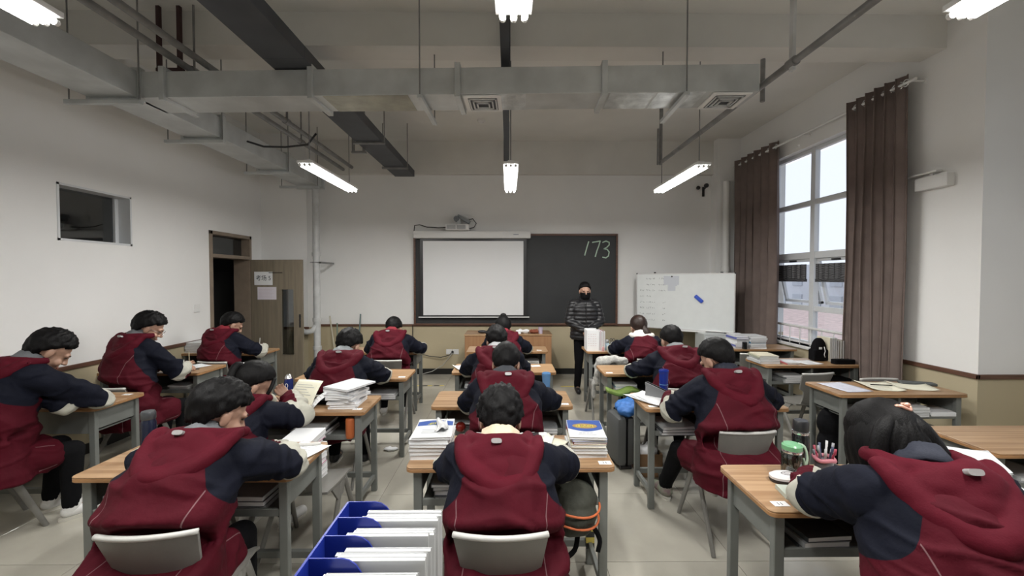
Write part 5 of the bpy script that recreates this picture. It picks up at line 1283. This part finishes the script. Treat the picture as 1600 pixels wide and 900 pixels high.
# trays
rt = random.Random(15)
def tray(key, u, cols, where, v=.17, w=.20, d=.25, jr=5):
    words = {WH: 'white', GR: 'grey', LG: 'pale grey', BL: 'blue', DK: 'dark', CR: 'cream', TL: 'teal blue', RD: 'maroon'}
    stack(D(key, u, v, -.1925), [(w, d, rt.uniform(.014, .026), c, words[c]) for c in cols], where, rt, .012, jr)
tray('A1', -.30, [GR, GR, LG, GR], 'in the left tray of the front left desk')
tray('A1', .28, [GR, DK, GR], 'in the right tray of the front left desk')
tray('A2', .12, [LG, DK, GR, LG], 'in the tray under the fanned booklets', .14, .24)
tray('A3', .30, [GR, LG, GR], 'in the tray of the desk beyond the fanned booklets', .12, .26)
tray('A4', .30, [DK, GR], 'in the tray of the farthest second column desk')
tray('B1', -.30, [DK, GR, DK, GR], 'in the left tray of the front centre desk')
tray('B2', -.32, [LG, DK, GR], 'in the left tray of the red apple desk', .2)
tray('B2', .28, [LG, GR], 'in the right tray of the red apple desk', .1, .26)
tray('B3', -.30, [LG, GR, LG], 'in the left tray of the third centre desk')
tray('B4', .32, [LG, CR, LG], 'in the right tray of the farthest centre desk')
tray('C1', -.26, [DK, GR, DK], 'in the left tray of the front right desk')
tray('C1', .24, [DK, GR, LG], 'in the right tray of the front right desk')
tray('G2', -.28, [GR, DK, LG], 'in the left tray of the blue bottle desk', .12, .26)
tray('G3', -.32, [CR, CR, WH, TL, LG], 'in the left tray before the hung coat', .13, .22)
tray('G3', .1, [GR, CR], 'in the middle tray of the desk before the hung coat')
tray('E', .28, [GR, LG, GR], 'in the tray below the student with glasses')
tray('F', .30, [GR, DK, LG], 'in the tray of the desk nearest the open door')
tray('F', -.30, [GR, LG], 'in the wall-side tray of the desk nearest the open door')
tray('H1', -.25, [GR, LG], 'in the tray of the empty desk at the right edge')
tray('H2', .14, [LG, WH, LG, WH], 'in the middle tray below the three papers', .13, .17)
tray('H2', -.30, [WH, LG], 'in the left tray below the three papers', .13)
tray('H3', -.22, [LG, LG, GR, LG], 'in the left tray of the backpack desk', .13, .22)
tray('H4', .1, [GR, LG], 'in the tray of the far right desk')
b = NB(); rrect(b, -.14, .14, -.10, .10, 0, .035, .03); tag(obj('folder', b, M_PAPER, None, AS, loc=D('H2', .37, .13, -.1925)), 'soft white folder in the right tray of the desk with the three papers', 'folder')
b = NB(); rrect(b, -.17, .17, -.10, .10, 0, .04, .03); tag(obj('jacket_bundle', b, M_BLK, None, AS, loc=D('H3', .26, .12, -.1925)), 'dark folded garment in the right tray of the desk with the black backpack', 'garment')
b = NB(); lathe(b, (0, 0, 0), [(.006, .0), (.02, .0), (.034, .015), (.039, .035), (.034, .055), (.02, .066), (.006, .06)], 18); t = obj('apple', b, mat('apple_red', (.22, .018, .012), .25), None, True, loc=D('B2', -.31, .02, -.192))
tag(t, 'red apple in the left tray of the second centre desk', 'apple'); b = NB(); cyl(b, (0, 0, .058), (.004, 0, .078), .002, 6); obj('stalk', b, M_RUST, t)
crumple(D('G4', -.2, .10, -.1925), .14, 'crumpled maroon cloth in the tray of the file box desk', 'cloth_bundle', M_MAR, 'cloth', (1.2, .8, .5), 3, 20)
# B2 bottle, B3, B4
bottle(D('B2', .36, .36), 'water_bottle', 'light blue translucent bottle at the far edge of the second centre desk', [('body', [(.030, 0), (.034, .01), (.030, .07), (.034, .12), (.034, .14)], M_LBB), ('cap', [(.036, .14), (.037, .146), (.037, .165), (.03, .172)], M_LBB)])
sheet(D('B3', -.46, .22, .001), .13, .22, .4, 'loose white paper at the left end of the third centre desk', curl=.03)
sheet(D('B3', .34, .30, .001), .10, .07, .2, 'small white slip at the right end of the third centre desk', curl=.0)
sheet(D('B4', -.36, .18, .001), .12, .18, .0, 'white sheet at the left end of the farthest centre desk', lines=4)
b = NB(); rrect(b, -.06, .06, -.025, .025, 0, .035, .02); tag(obj('pencil_case', b, mat('grey_cloth', (.13, .13, .14), .8), None, AS, loc=D('B4', .22, .28)), 'grey pencil case on the farthest centre desk', 'pencil case')
# G2
for k in range(3): sheet(D('G2', -.44 + .03 * k, .26 - .03 * k, .001 + .0035 * k), .22, .30, .5 - .12 * k, ['lowest of three white sheets at the left end of the blue bottle desk', 'middle of three white sheets at the left end of the blue bottle desk', 'uppermost of three white sheets at the left end of the blue bottle desk'][k], lines=8 if k == 2 else 0, curl=.02)
t = thing('pencil_case', 'standing grey pencil case with a black zip beside the tall blue bottle', 'pencil case', D('G2', -.36, .25), -.7)
b = NB(); gridsolid(b, lambda u, v: V(u * .10, .012 * math.sin(v * 3), v * (.085 - .03 * u)), 10, 5, (0, .045, 0)); obj('case_body', b, mat('grey_cloth2', (.17, .175, .18), .8), t, AS)
b = NB(); tube(b, [(u / 8 * .10, .022, .086 - .03 * u / 8) for u in range(-8, 9)], .006, 6); obj('zip', b, M_BLK, t, True)
bottle(D('G2', -.285, .315), 'tumbler', 'tall deep blue plastic tumbler on the desk of the masked boy', [('lower_body', [(.028, 0), (.031, .008), (.034, .10)], M_BLB), ('upper_body', [(.034, .102), (.036, .19)], M_BLB), ('band', [(.0345, .098), (.0355, .101), (.0345, .104)], M_LBB), ('lid', [(.037, .19), (.039, .195), (.039, .212), (.034, .218)], M_BLB)])
crumple(D('G2', -.235, .235), .028, 'crumpled tissue at the foot of the tall blue tumbler')
sheet(D('G2', .0, .30, .001), .12, .16, .3, 'cream slip half under the sleeve of the masked boy', M_PAPERC, .02)
# G4: file box and cups
t = thing('file_box', 'white file box with red print holding upright papers on the far desk', 'file box', D('G4', -.40, .17), -.05)
b = NB(); box(b, -.12, -.115, -.12, .12, 0, .27); box(b, -.12, .04, -.12, -.115, 0, .275); box(b, -.12, .04, .115, .12, 0, .27); box(b, -.115, .12, -.115, .115, 0, .005); obj('box_shell', b, M_PAPER, t)
b = NB(); rb = random.Random(1)
for r in range(6):
    for k in range(4): x = -.10 + .03 * k; stroke(b, [(x, .07 + .03 * r), (x + rb.uniform(.008, .02), .07 + .03 * r)], .003, 'xz', -.1205, .0005)
obj('print', b, mat('pale_red', (.50, .25, .26), .7), t)
for k, (c, word) in enumerate(((WH, 'white'), (PK, 'red'), (WH, 'white'), (LG, 'pale'), (RD, 'dark red'), (WH, 'white'))):
    w_ = .018; x = .045 + .013 * k; p = t.location + V(x, 0, .132)
    book((p.x + .006, p.y, p.z - .002 - .006 * (k % 2)), .26, .22, .011, 0, c, '%s folder upright in the white file box, %s from left' % (word, ['first', 'second', 'third', 'fourth', 'fifth', 'sixth'][k]), 'folders in the white file box', rot=(0, -PI / 2, 0), name='folder')
bottle(D('G4', -.245, .12), 'water_bottle', 'pale blue bottle with a steel cap beside the white file box', [('body', [(.030, 0), (.036, .015), (.036, .07), (.022, .10)], mat('pale_blue', (.38, .50, .58), .3)), ('cap', [(.024, .10), (.026, .12), (.016, .145)], M_CHR)])
bottle(D('G4', -.165, .16), 'glass_jar', 'clear jar with scissors loops beside the teal bottle', [('jar', [(.028, 0), (.030, .005), (.030, .10)], mat('milk_glass', (.45, .45, .43), .15))], 'jar')
t = thing('scissors', 'dark scissor handles sticking out of the clear jar', 'scissors', D('G4', -.165, .16, .10))
for s in (-1, 1): b = NB(); tube(b, [(s * .018 + .014 * math.cos(a), 0, .03 + .018 * math.sin(a)) for a in [2 * PI * k / 12 for k in range(12)]], .004, 6, True); tube(b, [(s * .01, 0, .015), (0, 0, -.06)], .003, 6); obj('handle', b, M_DARKP, t, True)
bottle(D('G4', -.07, .13), 'water_bottle', 'teal bottle with turquoise cap on the file box desk', [('body', [(.031, 0), (.034, .01), (.034, .09)], M_TEA), ('cap', [(.030, .09), (.033, .095), (.031, .13)], mat('turquoise', (.16, .50, .48), .3))])
bottle(D('G4', -.315, .03), 'small_bottle', 'tiny pink bottle at the foot of the white file box', [('body', [(.015, 0), (.017, .01), (.017, .04), (.010, .06)], mat('pink_gloss', (.55, .30, .30), .3))])
sheet(D('G4', .03, .10, .001), .20, .18, .1, 'white paper on the file box desk before the brown-haired girl', curl=.02)
# coat on the chair back
t = thing('coat', 'crumpled white and grey coat hung over a chair back in the right column', 'coat', (1.20, 4.80, .0))
b = NB(); ell(b, (0, .0, .765), (.19, .055, .045)); ell(b, (-.10, -.02, .74), (.09, .05, .06)); ell(b, (.10, .02, .74), (.09, .06, .05)); ell(b, (-.17, .02, .62), (.035, .04, .16)); ell(b, (-.20, .06, .42), (.028, .035, .14)); me = remesh(b, .009, 2)
for v in me.vertices: v.co += v.normal * .018 * noise.noise(v.co * 16)
obj('cloth', me, mat('speckled_white', (.55, .54, .50), .85, scale=30, col2=(.28, .28, .27), bump=.5, bscale=30), t, True)
# luggage under G3 / G2
t = thing('suitcase', 'grey shell suitcase standing on the floor right of the centre aisle', 'suitcase', (1.03, 3.80, 0), .12)
b = NB(); box(b, -.085, .085, -.15, .15, .03, .47, .04); obj('shell', b, mat('grey_shell', (.10, .105, .105), .5), t, AS)
b = NB(); box(b, -.009, .009, -.156, .156, .04, .475, .004); obj('zip_seam', b, M_BLK, t)
for y in (-.12, .12): b = NB(); cyl(b, (-.05, y, .02), (.05, y, .02), .02, 12); obj('wheel', b, M_DARKP, t, AS)
b = NB(); ell(b, (0, 0, .065), (.12, .14, .055)); ell(b, (.07, .06, .07), (.11, .10, .065)); ell(b, (-.03, -.07, .05), (.10, .08, .045)); me = remesh(b, .009, 1)
for v in me.vertices: v.co += v.normal * (.016 * noise.noise(v.co * 16) + .010 * noise.noise(v.co * 38))
tag(obj('padded_bag', me, mat('royal_blue_cloth', (.03, .14, .42), .6, bump=.3, bscale=30), None, True, loc=(1.10, 3.78, .47)), 'bright blue padded bag lying on the grey suitcase', 'bag')
b = NB(); gridsolid(b, lambda u, v: V(u * .17, (v - .5) * .16, .02 * math.sin(u * 4) + .01 * math.cos(v * 5)), 10, 6, (0, 0, .03)); tag(obj('cloth_bundle', b, mat('lime_cloth', (.14, .22, .04), .7), None, True, loc=(1.12, 3.98, .60)), 'lime green folded cloth above the blue padded bag', 'cloth')
t = thing('cardboard_box', 'small brown cardboard box on the floor under the blue bottle desk', 'box', (1.22, 3.62, 0))
b = NB()
for q in ((-.10, -.095, -.10, .10), (.095, .10, -.10, .10), (-.10, .10, -.10, -.095), (-.10, .10, .095, .10)): box(b, *q, 0, .20)
box(b, -.1, .1, -.1, .1, 0, .004); obj('box_body', b, mat('cardboard', (.24, .14, .07), .8, var=.1), t)
crumple((1.22, 3.62, .13), .08, 'white crumpled plastic bag in the small cardboard box', 'plastic_bag', M_PAPER, 'bag', (1, 1, .8), 4, 18)
t = thing('school_bag', 'black bag standing under the desk with the three papers', 'bag', (2.86, 3.60, 0))
b = NB(); ell(b, (0, 0, .44), (.15, .10, .15)); ell(b, (0, 0, .24), (.14, .11, .22)); me = remesh(b, .012, 3)
for v in me.vertices: v.co += v.normal * .012 * noise.noise(v.co * 9); v.co.z = max(.001, v.co.z)
obj('bag_body', me, M_BLK, t, True); b = NB(); tube(b, [(-.05, .0, .57), (-.04, -.01, .61), (.04, -.01, .61), (.05, 0, .57)], .009, 8); obj('handle', b, M_BLK, t, True)
# H desks
sheet(D('H2', -.32, .23, .001), .24, .31, .12, 'lavender-white paper at the left of the three on the empty right desk', mat('lavender_paper', (.62, .63, .72), .8), .004, 7)
sheet(D('H2', .0, .25, .001), .25, .30, -.25, 'cream paper under a dark pencil on the empty right desk', M_PAPERC, .03, 6)
sheet(D('H2', .28, .24, .001), .28, .24, -.35, 'cream paper at the right of the three on the empty right desk', M_PAPERC, .03)
b = NB(); tube(b, [(-.09, .01, .018), (.06, -.01, .014), (.075, -.012, .013), (.085, -.0135, .013)], [.0045, .0045, .004, .001], 8); tag(obj('pencil', b, M_BLK, None, True, loc=D('H2', .02, .24, .003)), 'dark pencil lying across the middle paper of the empty right desk', 'pencil')
b = NB(); rrect(b, -.13, .13, -.045, .045, 0, .02, .02); o = obj('pencil_case', b, mat('grey_green_cloth', (.09, .10, .10), .8), None, AS, loc=D('H2', .42, .33)); o.rotation_euler = (0, 0, -.35); tag(o, 'flat dark grey case at the right end of the desk with three papers', 'pencil case')
t = obj('paper_card', (lambda q: (gridsolid(q, lambda u, v: V(u * .07, .035 * v - .035 * 0, .05 * (1 - abs(v * 2 - 1)))  , 2, 6, (0, .0, .0015)), q)[1])(NB()), M_PAPER, None, loc=D('H1', .06, .28)); t.rotation_euler = (0, 0, .5); tag(t, 'folded white card standing on the empty desk at the right edge', 'card')
r3 = random.Random(31)
stack(D('H3', -.42, .24), [(.22, .28, .03, LG, 'thick pale grey'), (.21, .27, .024, LG, 'pale grey'), (.21, .27, .02, (.35, .36, .28), 'olive-backed'), (.20, .26, .012, CR, 'cream')], 'at the left end of the backpack desk', r3, .01, 8)
stack(D('H3', -.20, .15), [(.13, .19, .014, (.45, .10, .12), 'red and white'), (.13, .19, .010, WH, 'white')], 'lying open-edged left of the backpack desk middle', r3, .01, 12)
sheet(D('H3', .02, .16, .001), .22, .22, .1, 'white printed sheet in the middle of the desk with the black backpack', lines=6, curl=.01)
t = thing('backpack', 'small black backpack with pale badge standing on the desk by the curtain', 'backpack', D('H3', .24, .28))
b = NB(); ell(b, (0, 0, .13), (.085, .055, .14)); box(b, -.085, .085, -.05, .05, .005, .13); obj('bag_body', remesh(b, .009, 4), M_BLK, t, True)
b = NB(); box(b, -.035, -.005, -.062, -.055, .14, .165); obj('badge', b, M_WHITE, t); b = NB(); tube(b, [(.02, -.06, .17), (.03, -.065, .12), (.02, -.062, .08), (.03, -.064, .05)], .004, 6); obj('cord', b, M_WHITE, t, True)
for k in range(4): book(D('H3', .335 + .022 * k, .31, .135), .27, .20, .018, 0, [CR, WH, WH, LG][k], 'tall pale book upright between backpack and ledgers, %s from the backpack' % ['first', 'second', 'third', 'fourth'][k], 'upright books on the backpack desk', rot=(0, -PI / 2, 0))
for k in range(4): book(D('H3', .43 + .028 * k, .31, .12), .24, .19, .022, 0, [(.10, .05, .04), CR, (.08, .05, .04), (.30, .28, .25)][k], 'upright ledger at the curtain end of the backpack desk, %s from left' % ['first', 'second', 'third', 'fourth'][k], 'upright books on the backpack desk', rot=(0, -PI / 2, 0))
b = NB(); rrect(b, -.12, .12, -.04, .04, 0, .05, .03); tag(obj('pencil_case', b, M_BLK, None, AS, loc=D('H3', .38, .10)), 'soft black pencil case in front of the upright ledgers', 'pencil case')
stack(D('H4', .02, .18), [(.22, .28, .024, [WH, LG, WH, TL, WH, WH][k % 6], ['white', 'pale grey', 'white', 'blue-lined', 'white', 'white'][k % 6]) for k in range(7)], 'in the tall right pile on the far right desk', r3, .01, 4)
stack(D('H4', -.19, .18), [(.17, .26, .026, [WH, (.12, .14, .40), WH, WH][k % 4], ['white', 'violet-blue', 'white', 'white'][k % 4]) for k in range(7)], 'in the left pile on the far right desk', r3, .012, 5)
sheet(D('H4', -.42, .22, .001), .20, .30, .2, 'white sheet at the left end of the far right desk', curl=.01)
bottle(D('H4', -.17, -.0 + .03), 'steel_mug', 'small dark mug before the left pile on the far right desk', [('body', [(.030, 0), (.032, .01), (.032, .09), (.028, .095)], M_STL)], 'mug')
# left side
sheet(D('E', .26, .26, .001), .22, .30, -.5, 'white exam paper on the desk of the student with glasses', lines=8, curl=.008)
b = NB(); cyl(b, (-.06, 0, .006), (.06, .02, .006), .0045, 8); tag(obj('pen', b, M_DARKP, None, True, loc=D('E', .36, .14)), 'dark pen lying by the exam paper of the student with glasses', 'pen')
rf = random.Random(41)
stack(D('F', -.36, .20), [(.24, .30, .026, [GR, LG, GR, LG, WH][k], ['grey', 'pale grey', 'grey', 'pale grey', 'white'][k]) for k in range(5)], 'at the wall end of the door-side desk', rf, .01, 5)
sheet(D('D', .10, .36, .001), .10, .14, .3, 'small white sheet under the hand of the boy at the turned desk', curl=0)
def pen(p, d, label, col=(.05, .05, .06)):
    p = Vector(p); d = Vector(d).normalized(); b = NB(); tube(b, [V(0, 0, 0), d * .012, d * .10, d * .14], [.001, .0042, .0045, .004], 8); tag(obj('pen', b, M_OBJ, None, True, color=col, loc=p), label, 'pen')
def wp(key, p): o = P[key][0]; return V(*o.location) + Matrix.Rotation(o.rotation_euler.z, 3, 'Z') @ Vector(p)
# podium things
PZ = .84
t = thing('glasses_case', 'black sunglasses-like case lying at the left of the podium', 'case', (-.42, 6.55, PZ))
b = NB(); ell(b, (0, 0, .025), (.07, .03, .025)); ell(b, (.07, 0, .018), (.05, .03, .018)); obj('case_body', b, M_DARKP, t, True)
crumple((.22, 6.55, PZ), .09, 'white crumpled tissues in the middle of the podium top', sc=(1.2, .6, .35), sd=2)
crumple((.40, 6.52, PZ), .055, 'reddish-brown rag on the right of the podium top', 'rag', mat('rust_cloth', (.22, .06, .03), .8), 'rag', (1.3, .8, .6), 7)
bottle((.50, 6.52, PZ), 'cup', 'translucent lilac cup near the right end of the podium', [('body', [(.030, 0), (.038, .10)], mat('lilac_plastic', (.48, .42, .52), .2))], 'cup')
b = NB(); rrect(b, -.09, .09, -.05, .05, 0, .02, .01); tag(obj('chalk_box', b, M_PAPER, None, AS, loc=(.10, 6.5, PZ)), 'flat white chalk box on the podium beside the tissues', 'box')
crumple((-1.17, 4.10, .0), .05, 'white crumpled tissue on the floor in the left aisle', sc=(1.4, .7, .35), sd=9)
# file rack
t = thing('file_rack', 'cobalt blue plastic file rack with arched dividers in the near foreground', 'file rack', (-.36, 1.02, DH))
DV = [-.175, -.09, -.005, .085 - .0, .17, .255]
b = NB(); box(b, -.14, -.134, DV[0], DV[-1], 0, .262); box(b, -.14, .14, DV[0], DV[-1], 0, .006); obj('rack_base', b, M_COB, t)
for k, y in enumerate(DV):
    b = NB(); prof = [(-.136, .003), (-.136, .262), (-.055, .262), (-.035, .258), (-.018, .246), (-.006, .228), (.03, .16), (.06, .10), (.14, .09), (.14, .003)]
    rings(b, [[V(x, y - .002, z) for x, z in prof], [V(x, y + .002, z) for x, z in prof]]); obj('divider', b, M_COB, t)
    if k == 1 or k == 0:
        for x0 in (-.085, -.035): b = NB(); tube(b, [(x0 - .014, y - .0035, .20), (x0 + .012, y - .0035, .238)], .0045, 8); obj('finger_slot', b, mat('pale_slot', (.35, .37, .42), .5), t, True)
names = ['nearest', 'second', 'third', 'fourth', 'farthest']
rk = random.Random(77)
for ci in range(5):
    y = DV[ci] + .009; k = 0
    while y < DV[ci + 1] - .019 and k < 5:
        th = rk.uniform(.013, .018); h = .243 + rk.uniform(-.006, .004) - .004 * k
        book((-.325 + rk.uniform(-.012, .010), 1.02 + y + th, DH + .007 + h / 2), .225, h, th, 0, [WH, WH, (.06, .14, .40), WH][rk.randrange(4)] if k == 0 else WH, 'white booklet, %s compartment of the blue file rack, %s in it' % (names[ci], ['first', 'second', 'third', 'fourth', 'fifth'][k]), 'booklets in the blue file rack', rot=(PI / 2, 0, 0), name='booklet'); y += th + .0015; k += 1
# number cards
cards = {'A1': (.40, .05, 'front left desk'), 'A2': (.46, .07, 'desk with the fanned booklets'), 'A3': (.47, .08, 'third desk of the second column'), 'B1': (.485, .05, 'front centre desk'), 'B2': (.47, .06, 'second centre desk'), 'B4': (.42, .1, 'farthest centre desk'), 'C1': (-.455, .06, 'front right desk'), 'G2': (-.46, .06, 'blue bottle desk'), 'G3': (-.47, .06, 'desk before the hung coat'), 'D': (.44, .36, 'turned leftmost desk')}
for i, (k, (u, v, w)) in enumerate(cards.items()):
    b = NB(); box(b, -.032, .032, -.02, .02, 0, .0012); o = obj('number_card', b, M_PAPER, None, False, loc=D(k, u, v, .0004)); tag(o, 'small white number card taped on the %s' % w, 'card', 'desk number cards')
    b = NB(); stroke(b, [(-.008, -.008), (-.008, .008)], .003, 'xy', .0015, .0003); stroke(b, [(.006, -.008), (.006, .008)], .003, 'xy', .0015, .0003); obj('number', b, MATS['ink'], o)
# pens in hands
pen((-3.235, 5.395, .80), (.15, -.1, 1), 'pen raised in the hand of the student beside the open door', (.5, .5, .48))
pen((-3.26, 4.25, .82), (-.1, .1, 1), 'slim pen held by the boy with thin glasses', (.35, .30, .2))
